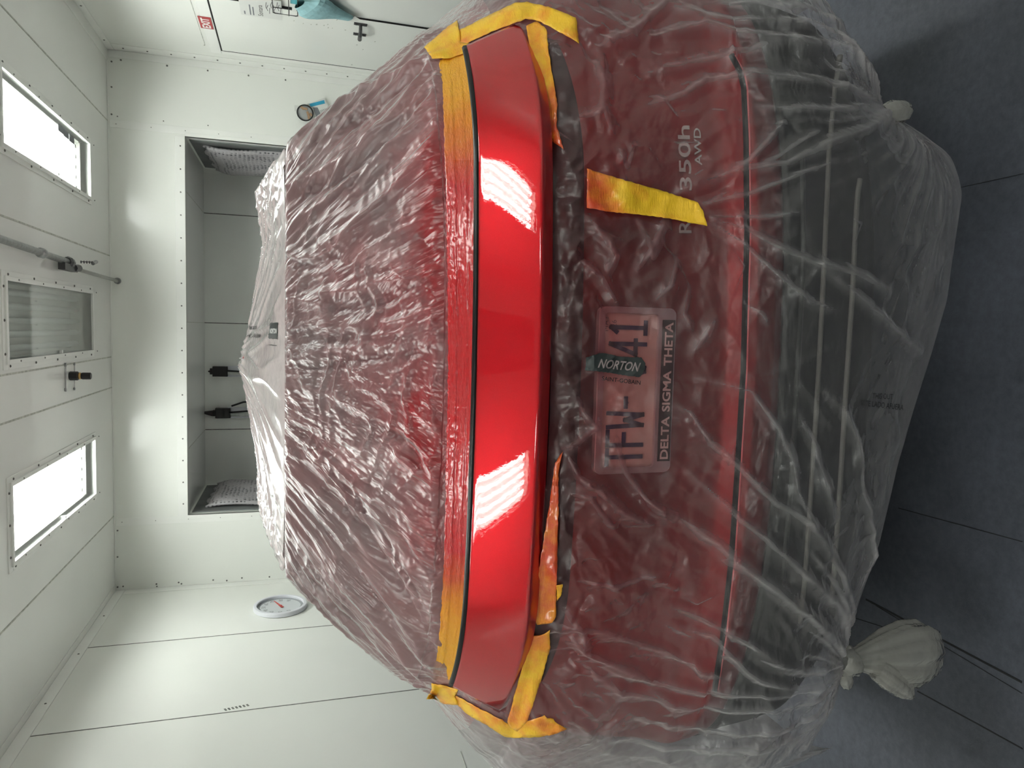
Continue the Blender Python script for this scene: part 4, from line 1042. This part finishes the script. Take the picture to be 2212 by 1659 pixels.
lathe_along([kL(1843, 1424), kL(1870, 1420), kL(1905, 1416), kL(1945, 1414), kL(1985, 1412), (kL(2018, 1408)), kL(2034, 1405)], [20*mpx, 32*mpx, 50*mpx, 66*mpx, 70*mpx, 50*mpx, 12*mpx], 64, .07, 5, [1, .8, .7, .6, .55, .5, .5]).build('tail', KNOTM, film_lo, True, label='flared loose tail of the knotted film')
mb = lathe_along([kL(1895, 1440, -.02), kL(1925, 1462, -.02), kL(1955, 1485, -.015), kL(1972, 1508, -.01)], [26*mpx, 30*mpx, 26*mpx, 5*mpx], 40, .12, 8, [.6, .6, .5, .5])
mb.build('tail', KNOTM, film_lo, True)
lathe_along([kL(1822, 1452, -.01), kL(1826, 1468, -.01), kL(1830, 1482, -.01), kL(1832, 1488, -.01)], [14*mpx, 15*mpx, 10*mpx, 3*mpx], 30, .14, 6).build('tail', KNOTM, film_lo, True)
dk2 = kr[2][1]; mp2 = np.linalg.norm(atY(1930, 240, dk2)-atY(1930, 241, dk2)); kR = lambda x, y: atY(x, y, dk2-.01)
lathe_along([kR(1904, 246), kR(1914, 246), kR(1926, 243), kR(1942, 242), kR(1956, 244), kR(1966, 248)], [16*mp2, 22*mp2, 25*mp2, 25*mp2, 20*mp2, 6*mp2], 36, .07, 3).build('knot', KNOTM, film_lo, True)

# ------------------------------------------------------------------ car body
car = empty('car', (XC, 3.6, 0), label='red sport utility car seen from behind, masked in plastic film for painting', cat='car')
def loop(W, R, D, n, Rf, Df, z, seg=90):
    th_ = np.linspace(-np.pi/2, np.pi/2, seg)
    x1 = XC+W*np.sign(np.sin(th_))*np.abs(np.sin(th_))**(2/n); y1 = R+D*(1-np.abs(np.cos(th_))**(2/n))
    x2 = x1[::-1]; y2 = Rf-Df*(1-np.abs(np.cos(th_))**(2/2.4))[::-1]
    return np.stack([np.concatenate([x1, x2]), np.concatenate([y1, y2]), np.full(2*seg, z)], -1)
def loft(levels, capb=True, capt=True, rows_between=5):
    lv = np.array(levels); k = np.arange(len(lv)); kf = np.linspace(0, len(lv)-1, (len(lv)-1)*rows_between+1)
    Lx = np.stack([np.interp(kf, k, lv[:, i]) for i in range(lv.shape[1])], 1)
    rings = [loop(*r_) for r_ in Lx]; n_ = len(rings[0]); mb = MB(); vs = np.concatenate(rings); fs = []
    for i in range(len(rings)-1):
        for j in range(n_): fs.append((i*n_+j, i*n_+(j+1) % n_, (i+1)*n_+(j+1) % n_, (i+1)*n_+j))
    if capb: fs.append(tuple(range(n_))[::-1])
    if capt: fs.append(tuple((len(rings)-1)*n_+j for j in range(n_)))
    mb.v = [tuple(p) for p in vs]; mb.f = fs; return mb
# (W, R, D, n, Rfront, Dfront, z)
body = loft([(.925, 1.208, .46, 2.5, 6.02, .7, .672), (.93, 1.196, .46, 2.4, 6.03, .7, .70), (.935, 1.196, .46, 2.4, 6.03, .7, .735), (.935, 1.206, .46, 2.3, 6.02, .7, .757), (.935, 1.226, .44, 2.2, 6.0, .7, .79), (.935, 1.250, .46, 2.2, 5.95, .7, .88),
             (.93, 1.255, .52, 2.2, 5.85, .8, 1.0), (.92, 1.262, .57, 2.2, 5.4, .9, 1.08), (.905, 1.266, .57, 2.2, 5.1, .9, 1.15), (.885, 1.272, .57, 2.2, 4.95, .8, 1.185), (.875, 1.285, .57, 2.2, 4.9, .8, 1.21), (.85, 1.33, .80, 2.1, 4.8, .8, 1.265), (.81, 1.385, 1.25, 2.1, 4.75, .8, 1.29)])
bo = body.build('body', CARRED, car, True)
low = loft([(.86, 1.36, .45, 2.5, 5.9, .7, .33), (.90, 1.28, .46, 2.5, 5.98, .7, .38), (.915, 1.235, .46, 2.5, 6.0, .7, .45), (.92, 1.225, .46, 2.5, 6.0, .7, .52), (.92, 1.215, .46, 2.5, 6.0, .7, .60), (.922, 1.20, .46, 2.5, 6.02, .7, .67)])
lo_ = low.build('lower_bumper', BODYBLK, car, True)
gh = loft([(.80, 1.40, 1.3, 2.1, 4.6, .7, 1.29), (.77, 1.45, 1.3, 2.1, 4.4, .7, 1.36), (.71, 1.56, 1.2, 2.3, 4.2, .6, 1.44), (.64, 1.67, 1.1, 2.5, 4.0, .6, 1.52), (.575, 1.76, .9, 2.8, 3.85, .6, 1.585)], capb=False)
gh.build('glasshouse', GLASSDK, car, True)
rf = loft([(.555, 1.80, .30, 4, 3.85, .6, 1.58), (.55, 1.80, .30, 4, 3.84, .6, 1.60), (.50, 1.90, .30, 4, 3.7, .6, 1.625), (.35, 2.1, .30, 4, 3.4, .6, 1.64)])
rf.build('roof', CARRED, car, True)
sp_ = MB(); sx_ = np.linspace(-.52, .52, 41); vs = []; fs = []
for x in sx_:
    yb = 1.735+.05*(abs(x)/.52)**4
    vs += [(XC+x, yb, 1.617), (XC+x, yb+.004, 1.601), (XC+x, yb+.22, 1.588), (XC+x, yb+.22, 1.625)]
for i in range(len(sx_)-1):
    for j in range(4): fs.append((i*4+j, i*4+(j+1) % 4, (i+1)*4+(j+1) % 4, (i+1)*4+j))
fs += [(0, 1, 2, 3), tuple(len(vs)-4+k for k in (3, 2, 1, 0))]
sp_.add(vs, fs).build('spoiler', CARRED, car)
fn = MB(); fz0 = 1.63
fn.add([(XC-.03, 2.12, fz0), (XC+.03, 2.12, fz0), (XC+.03, 2.36, fz0), (XC-.03, 2.36, fz0), (XC-.006, 2.20, 1.752), (XC+.006, 2.20, 1.752), (XC+.006, 2.235, 1.75), (XC-.006, 2.235, 1.75)], [(0, 3, 2, 1), (4, 5, 6, 7), (0, 1, 5, 4), (1, 2, 6, 5), (2, 3, 7, 6), (3, 0, 4, 7)])
fn.build('antenna_fin', CARRED, car, bev=.004)
for s_ in (-1, 1):
    rl = MB(); rl.tube([(XC+s_*.49, 2.1, 1.60), (XC+s_*.49, 2.2, 1.655), (XC+s_*.5, 2.6, 1.66), (XC+s_*.49, 3.5, 1.645), (XC+s_*.48, 3.62, 1.60)], .014, 10); rl.build('roof_rail', STEEL, car, True)
for sx_ in (-1, 1):
    for y in (2.15, 5.0):
        w_ = MB(); c = np.array([XC+sx_*.74, y, .365]); w_.tube([c-np.array([sx_*.11, 0, 0]), c-np.array([sx_*.10, 0, 0]), c+np.array([sx_*.10, 0, 0]), c+np.array([sx_*.11, 0, 0])], [.33, .365, .365, .33], 40)
        wo = w_.build('wheel', RUBBER, car, True)
        rm = MB(); rm.tube([c+np.array([sx_*.108, 0, 0]), c+np.array([sx_*.118, 0, 0])], .25, 30); rm.build('rim', STEEL, wo)
# exposed panel (upper tailgate) with turned-under lip
_t = np.linspace(.094, .004, 8)
PR = np.array([(1.2815, 1.276), (1.2818, 1.267)]+[(1.187+t_, 1.2012+.55*t_+1.21*t_*t_) for t_ in _t]+[(1.187, 1.2016), (1.1855, 1.2014), (1.184, 1.2020), (1.181, 1.2040), (1.173, 1.2100), (1.166, 1.2150), (1.164, 1.218), (1.163, 1.238)])
kf = np.linspace(0, len(PR)-1, 110); 
def spl(v_):                                   # catmull-rom through the profile
    o2 = []
    for t_ in kf:
        i = min(int(t_), len(v_)-2); u = t_-i; p0, p1, p2, p3 = v_[max(i-1, 0)], v_[i], v_[i+1], v_[min(i+2, len(v_)-1)]
        o2.append(.5*(2*p1+(p2-p0)*u+(2*p0-5*p1+4*p2-p3)*u*u+(3*p1-p0-3*p2+p3)*u**3))
    return np.array(o2)
sag = lambda x: .144*(x-.033)**2+1.35*np.maximum(np.abs(x)-.40, 0)**2
pz, py = spl(PR[:, 0]), spl(PR[:, 1])
eR = (atZ(1015, 97, 1.28)[0], atZ(1131, 56, 1.17)[0]); eL = (atZ(991, 1499, 1.28)[0], atZ(1099, 1549, 1.17)[0])
uu = np.linspace(0, 1, 260); PP = np.zeros((len(pz), len(uu), 3))
for i in range(len(pz)):
    t_ = np.clip((1.28-pz[i])/(1.28-1.17), 0, 1); xr_ = eR[0]+(eR[1]-eR[0])*t_; xl_ = eL[0]+(eL[1]-eL[0])*t_
    X = xl_+(xr_-xl_)*uu; W_ = .93; D__ = .41
    PP[i] = np.stack([X, py[i]-.004+sag(X-XC), np.full_like(X, pz[i])], -1)
pm = grid_mesh('tailgate_panel', PP); pan = link('tailgate_panel', pm, PANEL, car, True, label='freshly painted glossy red panel')
md = pan.modifiers.new('s', 'SOLIDIFY'); md.thickness = .004; md.offset = -1
# black seal strip just above the panel
tb = MB(); xs_ = np.linspace(eL[0]+.004, eR[0]-.004, 120)
tb.tube([(x, 1.266+sag(x-XC), 1.2875) for x in xs_], .0065, 8); tb.build('window_seal', SEAL, car, True)
# light bar below the lip
lb = MB(); xs_ = np.linspace(-.72, .72, 80); vs = []; fs = []
for x in xs_:
    yy_ = 1.262+sag(x); vs += [(XC+x, yy_, 1.15), (XC+x, yy_-.012, 1.135), (XC+x, yy_-.012, 1.085), (XC+x, yy_+.02, 1.07)]
for i in range(len(xs_)-1):
    for j in range(3): fs.append((i*4+j, i*4+j+1, (i+1)*4+j+1, (i+1)*4+j))
lb.add(vs, fs).build('light_bar', LIGHTBAR, car, True)
BODYB = BVHTree.FromPolygons([tuple(map(float, p)) for p in body.v], body.f); LOWB = BVHTree.FromPolygons([tuple(map(float, p)) for p in low.v], low.f)
def along(bvh, pts, off=0.0, dflt=1.2, dens=8):
    q = []
    for i in range(len(pts)-1):
        for k in range(dens):
            t_ = k/dens; q.append(cast(bvh, pts[i][0]+(pts[i+1][0]-pts[i][0])*t_, pts[i][1]+(pts[i+1][1]-pts[i][1])*t_, off, dflt))
    q.append(cast(bvh, *pts[-1], off, dflt)); return q
SM_ = [(1585, 120), (1596, 140), (1606, 160), (1612, 190), (1617, 300), (1619, 500), (1611, 800), (1599, 1000), (1586, 1200), (1566, 1380), (1548, 1490)]
MB().tube(along(BODYB, [(x-5, y) for x, y in SM_], -.002), .0065, 8).build('tailgate_seam', GAP, car)
MB().tube(along(BODYB, [(x+2, y) for x, y in SM_], .0005), .0022, 8).build('seam_highlight', simple('pink_edge_highlight', (.72, .16, .17), .3), car)  # highlight along the seam, put in as a pink coloured tube
MB().tube(along(LOWB, [(1815, 120), (1803, 190), (1790, 330), (1780, 560), (1768, 800), (1752, 1050), (1738, 1250), (1728, 1345)], .001), .0055, 8).build('bumper_trim', TRIMS, car, True, label='upper pale trim strip')
MB().tube(along(LOWB, [(1857, 388), (1853, 410), (1850, 440), (1840, 640), (1826, 850), (1812, 1080), (1799, 1260), (1795, 1300)], .001), .006, 8).build('bumper_trim', TRIMS, car, True, label='lower pale trim strip')
MB().tube(along(LOWB, [(1732, 330), (1735, 560), (1722, 800), (1708, 1050), (1690, 1250)], .002), .006, 6).build('bumper_crease', simple('dark_green_crease', (.022, .027, .025), .6), car, True)
# licence plate
pcx, pcz, pY = -.106, .993, 1.207; pw, ph = .312, .158
def pp(u_, v_, o=0.0): return np.array([pcx+(u_-.5)*pw, pY-o, pcz+(v_-.5)*ph])
pl = MB()
pl.box((pcx-pw/2+.008, pY, pcz-ph/2+.03), (pcx+pw/2-.008, pY+.004, pcz+ph/2-.006))
plate = pl.build('license_plate', PLATEW, car, label='pale plate with dark blue characters', bev=.001)
fr_ = MB(); pts = []
def rrect(w, h, r, n_=6):
    o2 = []
    for cx_, cz_, a0 in ((w/2-r, h/2-r, 0), (-w/2+r, h/2-r, 90), (-w/2+r, -h/2+r, 180), (w/2-r, -h/2+r, 270)):
        for k in range(n_+1):
            a_ = math.radians(a0+90*k/n_); o2.append((cx_+r*math.cos(a_), cz_+r*math.sin(a_)))
    return o2
ro = rrect(pw, ph, .014); ri = rrect(pw-.024, ph-.05, .006); n_ = len(ro); vs = []
for (x, z) in ro: vs.append((pcx+x, pY-.006, pcz+z))
for (x, z) in ri: vs.append((pcx+x, pY-.006, pcz+z+.012))
for (x, z) in ro: vs.append((pcx+x, pY+.008, pcz+z))
for (x, z) in ri: vs.append((pcx+x, pY+.002, pcz+z+.012))
fs = []
for k in range(n_):
    k2 = (k+1) % n_; fs += [(k, k2, n_+k2, n_+k), (k, 2*n_+k, 2*n_+k2, k2), (n_+k, n_+k2, 3*n_+k2, 3*n_+k)]
fr_.add(vs, fs); fr_.build('plate_frame', PFRAME, plate, bev=.001)
MB().box((pcx-pw*.43, pY-.0075, pcz-ph/2+.003), (pcx+pw*.43, pY-.005, pcz-ph/2+.029)).build('name_band', BLACK, plate)
mb = MB()
for s_, c_, w_ in (('DELTA', -.089, .082), ('SIGMA', .0, .078), ('THETA', .089, .082)):
    q2 = text_on(s_, (pcx+c_, pY-.0082, pcz-ph/2+.016), (1, 0, 0), (0, 0, 1), w_, .017, .025); mb.add(q2.v, q2.f)
mb.build('band_lettering', simple('pale_letter', (.62, .60, .56), .5), plate)
def stroke(cu, strokes, w, h, t_, mb):
    for s_ in strokes:
        for i in range(len(s_)-1):
            a = pp(cu, .61, .0012)+np.array([s_[i][0]*w/2, 0, s_[i][1]*h/2]); b2 = pp(cu, .61, .0012)+np.array([s_[i+1][0]*w/2, 0, s_[i+1][1]*h/2]); d = b2-a
            mb.obox((a+b2)/2, d/2+nrm(d)*t_/2, nrm(np.cross(d, [0, 1, 0]))*t_/2, (0, .0008, 0))
CH = {'T': [[(-1, 1), (1, 1)], [(0, 1), (0, -1)]], 'F': [[(-1, -1), (-1, 1), (1, 1)], [(-1, .05), (.6, .05)]], 'W': [[(-1, 1), (-.75, -1), (0, .0), (.75, -1), (1, 1)]], '-': [[(-.6, 0), (.6, 0)]],
      'J': [[(.5, 1), (.5, -.7), (.1, -1), (-.5, -1), (-.9, -.6)]], '4': [[(.45, -1), (.45, 1), (-1, -.45), (1, -.45)]], '1': [[(-.6, .7), (0, 1), (0, -1)], [(-.8, -1), (.8, -1)]]}
mb = MB()
for c_, y_ in (('T', 984), ('F', 944), ('W', 905), ('-', 868), ('J', 795), ('4', 751), ('1', 710)):
    stroke((1019-y_)/(1019-667.), CH[c_], .026, .070, .0078, mb)
mb.build('characters', PLATEB, plate)
mb = MB()
for s_, dz in (('MAY', .0), ('26', -.016)):
    q2 = text_on(s_, pp(.90, .90, .001)+np.array([0, 0, dz]), (1, 0, 0), (0, 0, 1), None, .010); mb.add(q2.v, q2.f)
mb.build('sticker_print', GREYP, plate)
# model badges: raised chrome lettering on the tailgate
def badge(txt, x, y, w, h, name, pitch=None):
    c = cast(BODYB, x, y, .004); n_ = nrm([.12, -1, .18]); ux = nrm([1, .16, 0]); uy = np.cross(n_, ux)*-1; uy = uy if uy[2] > 0 else -uy
    text_on(txt, c, ux, uy, w, h, .012, 0, .003).build(name, CHROME, car, label='silver letters')
mB = np.linalg.norm(cast(BODYB, 1480, 350)-cast(BODYB, 1480, 351))
badge('350h', 1478, 342, 136*mB, 26*mB, 'model_badge'); badge('RX', 1478, 472, 62*mB, 26*mB, 'model_badge'); badge('AWD', 1506, 318, 78*mB, 15*mB, 'drive_badge')

# ------------------------------------------------------------------ masking tapes
def poly_patch(pts, step, bvh, off, wav=.0015, seed=1, spray=None):
    pts = [Vector(p) for p in pts]; bp = []
    for i in range(len(pts)):
        a, b2 = pts[i], pts[(i+1) % len(pts)]; n_ = max(1, int((b2-a).length/step))
        for k in range(n_): 
            p = a+(b2-a)*k/n_; bp.append(p+Vector((random.uniform(-.8, .8), random.uniform(-.8, .8))))
    pa = np.array([p[:] for p in bp]); nbp = len(bp)
    gx, gy = np.meshgrid(np.arange(pa[:, 0].min(), pa[:, 0].max(), step), np.arange(pa[:, 1].min(), pa[:, 1].max(), step)); g = np.stack([gx.ravel(), gy.ravel()], 1)
    ins = inside(g[:, 0], g[:, 1], pa); g = g[ins]
    if len(g): 
        dm = np.min(np.linalg.norm(g[:, None, :]-pa[None], axis=2), axis=1); g = g[dm > step*.55]
    V = [Vector(p) for p in pa]+[Vector(p) for p in g]
    ov, oe, of, *_ = delaunay_2d_cdt(V, [(i, (i+1) % nbp) for i in range(nbp)], [], 1, 1e-5)
    P3 = []; sp2 = []
    for v_ in ov:
        w_ = wav*(ridged(v_[0]*.025, v_[1]*.025, seed, 1.0)+.3*pn(v_[0]*.05, v_[1]*.05, seed+3))
        P3.append(cast(bvh, v_[0], v_[1], off+w_)); sp2.append(spray(v_[0], v_[1]) if spray else 0.0)
    return P3, [tuple(f_) for f_ in of], sp2
def tape(pts, label, spray=lambda x, y: .1, off=.006, wav=.004, seed=1, mat=None, step=6, bvh=None):
    P3, fs, sp2 = poly_patch(pts, step, bvh or TAPB, off*.45+.002, wav*.5, seed, spray)
    me = bpy.data.meshes.new('masking_tape'); me.from_pydata([tuple(p) for p in P3], [], fs); me.update()
    at = me.attributes.new('spray', 'FLOAT', 'POINT'); at.data.foreach_set('value', np.clip(np.array(sp2, np.float32), 0, 1))
    o = link('masking_tape', me, mat or TAPE, None, True, label=label, cat='masking tape', group='strips of masking tape')
    md = o.modifiers.new('s', 'SOLIDIFY'); md.thickness = .0006; md.offset = 0
    return o
# top band: grid following the window edge
ytop = np.array([112, 135, 180, 260, 330, 420, 600, 800, 1000, 1180, 1260, 1380, 1440, 1490, 1505]); xfilm = np.array([945, 948, 956, 959, 961, 964, 967, 968, 964, 960, 957, 948, 940, 934, 932])
ygap = np.array([100, 217, 320, 407, 600, 800, 1017, 1152, 1209, 1345, 1440, 1496, 1510]); xgap = np.array([1013, 1029, 1036, 1037, 1037, 1035, 1028, 1019, 1021, 1013, 1000, 988, 984])
yv_ = np.arange(112, 1504, 3.0); nbx = 30; TBP = np.zeros((len(yv_), nbx+1, 3)); tsp = np.zeros((len(yv_), nbx+1))
for i, y in enumerate(yv_):
    x0 = np.interp(y, ytop, xfilm)+1.6*float(pn(y*.05, .3, 5))+1.2*float(pn(y*.2, .7, 6)); x1 = np.interp(y, ygap, xgap)
    for k in range(nbx+1):
        t_ = k/nbx; x = x0+(x1-x0)*t_
        layer = .0018*(t_ < .28)+.0012*(t_ < .62)
        wv_ = .0016*float(ridged(y*.012, t_*7, 15, 2))+.0006*float(pn(y*.2, t_*10, 16))+.0006*float(ridged(y*.06, t_*1.5, 18, 1))*(t_ < .3)
        TBP[i, k] = cast(BASE, x, y, .004+layer+wv_*(1-t_*.6))
        c_ = sm(250, 520, y)*(1-sm(1080, 1330, y)); tsp[i, k] = np.clip(.14+.20*sm(150, 300, y)*(1-sm(1250, 1450, y))+1.0*c_*(.8+.2*sm(.0, .12, t_)), 0, 1)
me = grid_mesh('masking_tape', TBP, None, {'spray': tsp})
tb_ = link('masking_tape', me, TAPEBAND, None, label='long tape band above the red panel, painted red in its middle', cat='masking tape', group='strips of masking tape')
tb_.modifiers.new('s', 'SOLIDIFY').thickness = .0006
c1 = lambda x, y: (900+x/3.687, y/3.687)
c3 = lambda x, y: (900+x/3.687, 800+y/3.687)
c4_ = lambda x, y: (900+x/3.687, 1209+y/3.687)
def mp(f_, l): return [f_(*p) for p in l]
tape(mp(c1, [(340, 240), (600, 110), (790, 20), (880, 15), (1050, 55), (1270, 140), (1295, 345), (1200, 290), (1040, 200), (960, 165), (870, 150), (780, 185), (640, 235), (430, 330), (400, 350), (345, 345)]), 'yellow tape strip wrapped along the right end of the red panel', lambda x, y: .05+.5*float(sm(46, 62, y+(.32*(x-1100)) if x < 1150 else y-10)*.3), .010, .004, 3)
tape(mp(c1, [(165, 285), (60, 375), (125, 465), (270, 462), (420, 412), (430, 345), (350, 335), (325, 160), (250, 210), (190, 265)]), 'crumpled yellow tape tab at the upper right corner of the red panel', lambda x, y: .02, .014, .007, 4)
tape(mp(c1, [(870, 205), (960, 170), (1035, 230), (1050, 400), (1120, 830), (1115, 1000), (1170, 1190), (1060, 1110), (1020, 1000), (940, 600), (900, 350)]), 'brownish tape strip under the right half of the red panel lip', lambda x, y: .22+.40*float(sm(150, 300, y)), .008, .005, 5)
tape([(1268, 364), (1345, 388), (1380, 398), (1440, 415), (1507, 437), (1518, 455), (1528, 488), (1500, 483), (1440, 471), (1380, 463), (1320, 458), (1268, 449)], 'single diagonal yellow tape strip stuck on the lower film beside the plate', lambda x, y: .0+.55*float(1-sm(1290, 1360, x)), .022, .004, 6)
tape(mp(c3, [(1165, 645), (1130, 800), (1130, 1100), (1122, 1400), (1118, 1650), (1110, 1900), (1108, 1960), (1080, 2010), (960, 2030), (940, 1980), (965, 1650), (990, 1480), (1060, 1050), (1100, 740)]), 'dark orange tape strip under the left half of the red panel lip', lambda x, y: .28+.25*float(1-sm(1250, 1330, y)), .008, .004, 7)
tape(mp(c4_, [(1112, 208), (1165, 195), (1150, 285), (1120, 330)]), 'tiny orange tape scrap poking out under the left half of the lip', lambda x, y: .15, .014, .004, 8, step=3)
tape(mp(c4_, [(905, 610), (1000, 600), (1060, 560), (1065, 700), (1000, 930), (940, 1120), (880, 1290), (800, 1370), (740, 1330), (720, 1290), (760, 1150), (830, 900)]), 'orange and yellow tape strip rising to the lower left corner of the red panel', lambda x, y: .10+.22*float(pn(y*.03, 2, 4)+.5)*float(sm(1560, 1400, y))+.25*float(np.exp(-((y-1545)/14)**2)), .012, .006, 9)
tape(mp(c4_, [(300, 1075), (490, 1180), (680, 1275), (760, 1330), (870, 1290), (1020, 1240), (1040, 1262), (1090, 1265), (1100, 1290), (1200, 1350), (1100, 1390), (990, 1410), (800, 1420), (700, 1410), (560, 1320), (400, 1230), (330, 1160)]), 'yellow tape strip wrapped along the left end of the red panel', lambda x, y: .04+.15*float(sm(1560, 1530, y-.35*(x-990)+20)), .010, .004, 10)
tape(mp(c4_, [(120, 985), (215, 1002), (330, 1035), (300, 1088), (332, 1160), (215, 1150), (150, 1110), (80, 1110), (120, 1030)]), 'torn yellow tape tab at the upper left corner of the red panel', lambda x, y: .03, .014, .006, 11)

# ------------------------------------------------------------------ printing on the films (runs down the sheet)
def print_px(txt, cx, cy, w, h, ang, bvh, parent, name, mat, off=.003, bold=.01, shear=0, label=None):
    vs, fs, sz = text_geo(txt, bold, shear); ca, sa = math.cos(ang), math.sin(ang); out = []
    for v_ in vs:
        a, b2 = v_[0]*w/sz[0], -v_[1]*h/sz[1]
        q2 = cast(bvh, cx+a*ca-b2*sa, cy+a*sa+b2*ca, off, -9); out.append(q2)
    fs = [f_ for f_ in fs if all(out[i][1] > 0 for i in f_)]; us = sorted({i for f_ in fs for i in f_}); mp_ = {k: n_ for n_, k in enumerate(us)}
    return MB().add([out[i] for i in us], [tuple(mp_[i] for i in f_) for f_ in fs]).build(name, mat, parent, label=label)
def patch_px(pts, bvh, parent, name, mat, off, step=5):
    P3, fs, _ = poly_patch(pts, step, bvh, off, 0); mb = MB().add(P3, fs); return mb.build(name, mat, parent)
PRINT = simple('film_ink', (.018, .018, .020), .5)
LOGO = simple('logo_box', (.035, .042, .042), .45); LOGOT = simple('logo_letter', (.30, .24, .24), .5)
print_px('DE OUT', 546, 708, 16, 8, .02, ROB, film_up, 'printed_words', PRINT, .004)
print_px('O HACIA AFUERA', 546, 725, 34, 9, .02, ROB, film_up, 'printed_words', PRINT, .004)
patch_px([(583, 697), (600, 697), (599, 733), (579, 731)], ROB, film_up, 'logo_box', LOGO, .004, 3)
print_px('NORTON', 590, 715, 16, 11, .02, ROB, film_up, 'logo_lettering', SIGNW, .006, .03, .3)
patch_px([(580, 744), (598, 746), (598, 747), (580, 745)], ROB, film_up, 'logo_rule', PRINT, .004, 3)
patch_px([(1266, 772), (1300, 762), (1340, 770), (1385, 772), (1394, 785), (1392, 800), (1382, 815), (1345, 810), (1300, 803), (1264, 800)], LOB, film_lo, 'logo_box', LOGO, .004, 4)
print_px('NORTON', 1338, 789, 92, 20, .10, LOB, film_lo, 'logo_lettering', LOGOT, .007, .02, .35)
print_px('SAINT-GOBAIN', 1342, 822, 84, 9, .12, LOB, film_lo, 'logo_lettering', PRINT, .005, .01)
print_px('THIS OUT', 1907, 856, 44, 12, .05, LOB, film_lo, 'printed_words', PRINT, .004, .0)
print_px('ESTE LADO AFUERA', 1906, 875, 92, 12, .12, LOB, film_lo, 'printed_words', PRINT, .004, .0)

# ------------------------------------------------------------------ world and render settings
w = bpy.data.worlds.new('world'); S.world = w; w.use_nodes = True
bg = w.node_tree.nodes['Background']; bg.inputs[0].default_value = (.5, .52, .5, 1); bg.inputs[1].default_value = .0
S.view_settings.view_transform = 'Standard'; S.view_settings.look = 'None'; S.view_settings.gamma = 1; S.view_settings.exposure = 1.06
S.view_settings.use_curve_mapping = False
c = S.cycles
c.use_denoising = True; c.use_adaptive_sampling = True; c.adaptive_threshold = .08; c.max_bounces = 6; c.diffuse_bounces = 5; c.glossy_bounces = 3; c.transmission_bounces = 2; c.transparent_max_bounces = 12; c.caustics_reflective = False; c.caustics_refractive = False
c.sample_clamp_indirect = 6.0
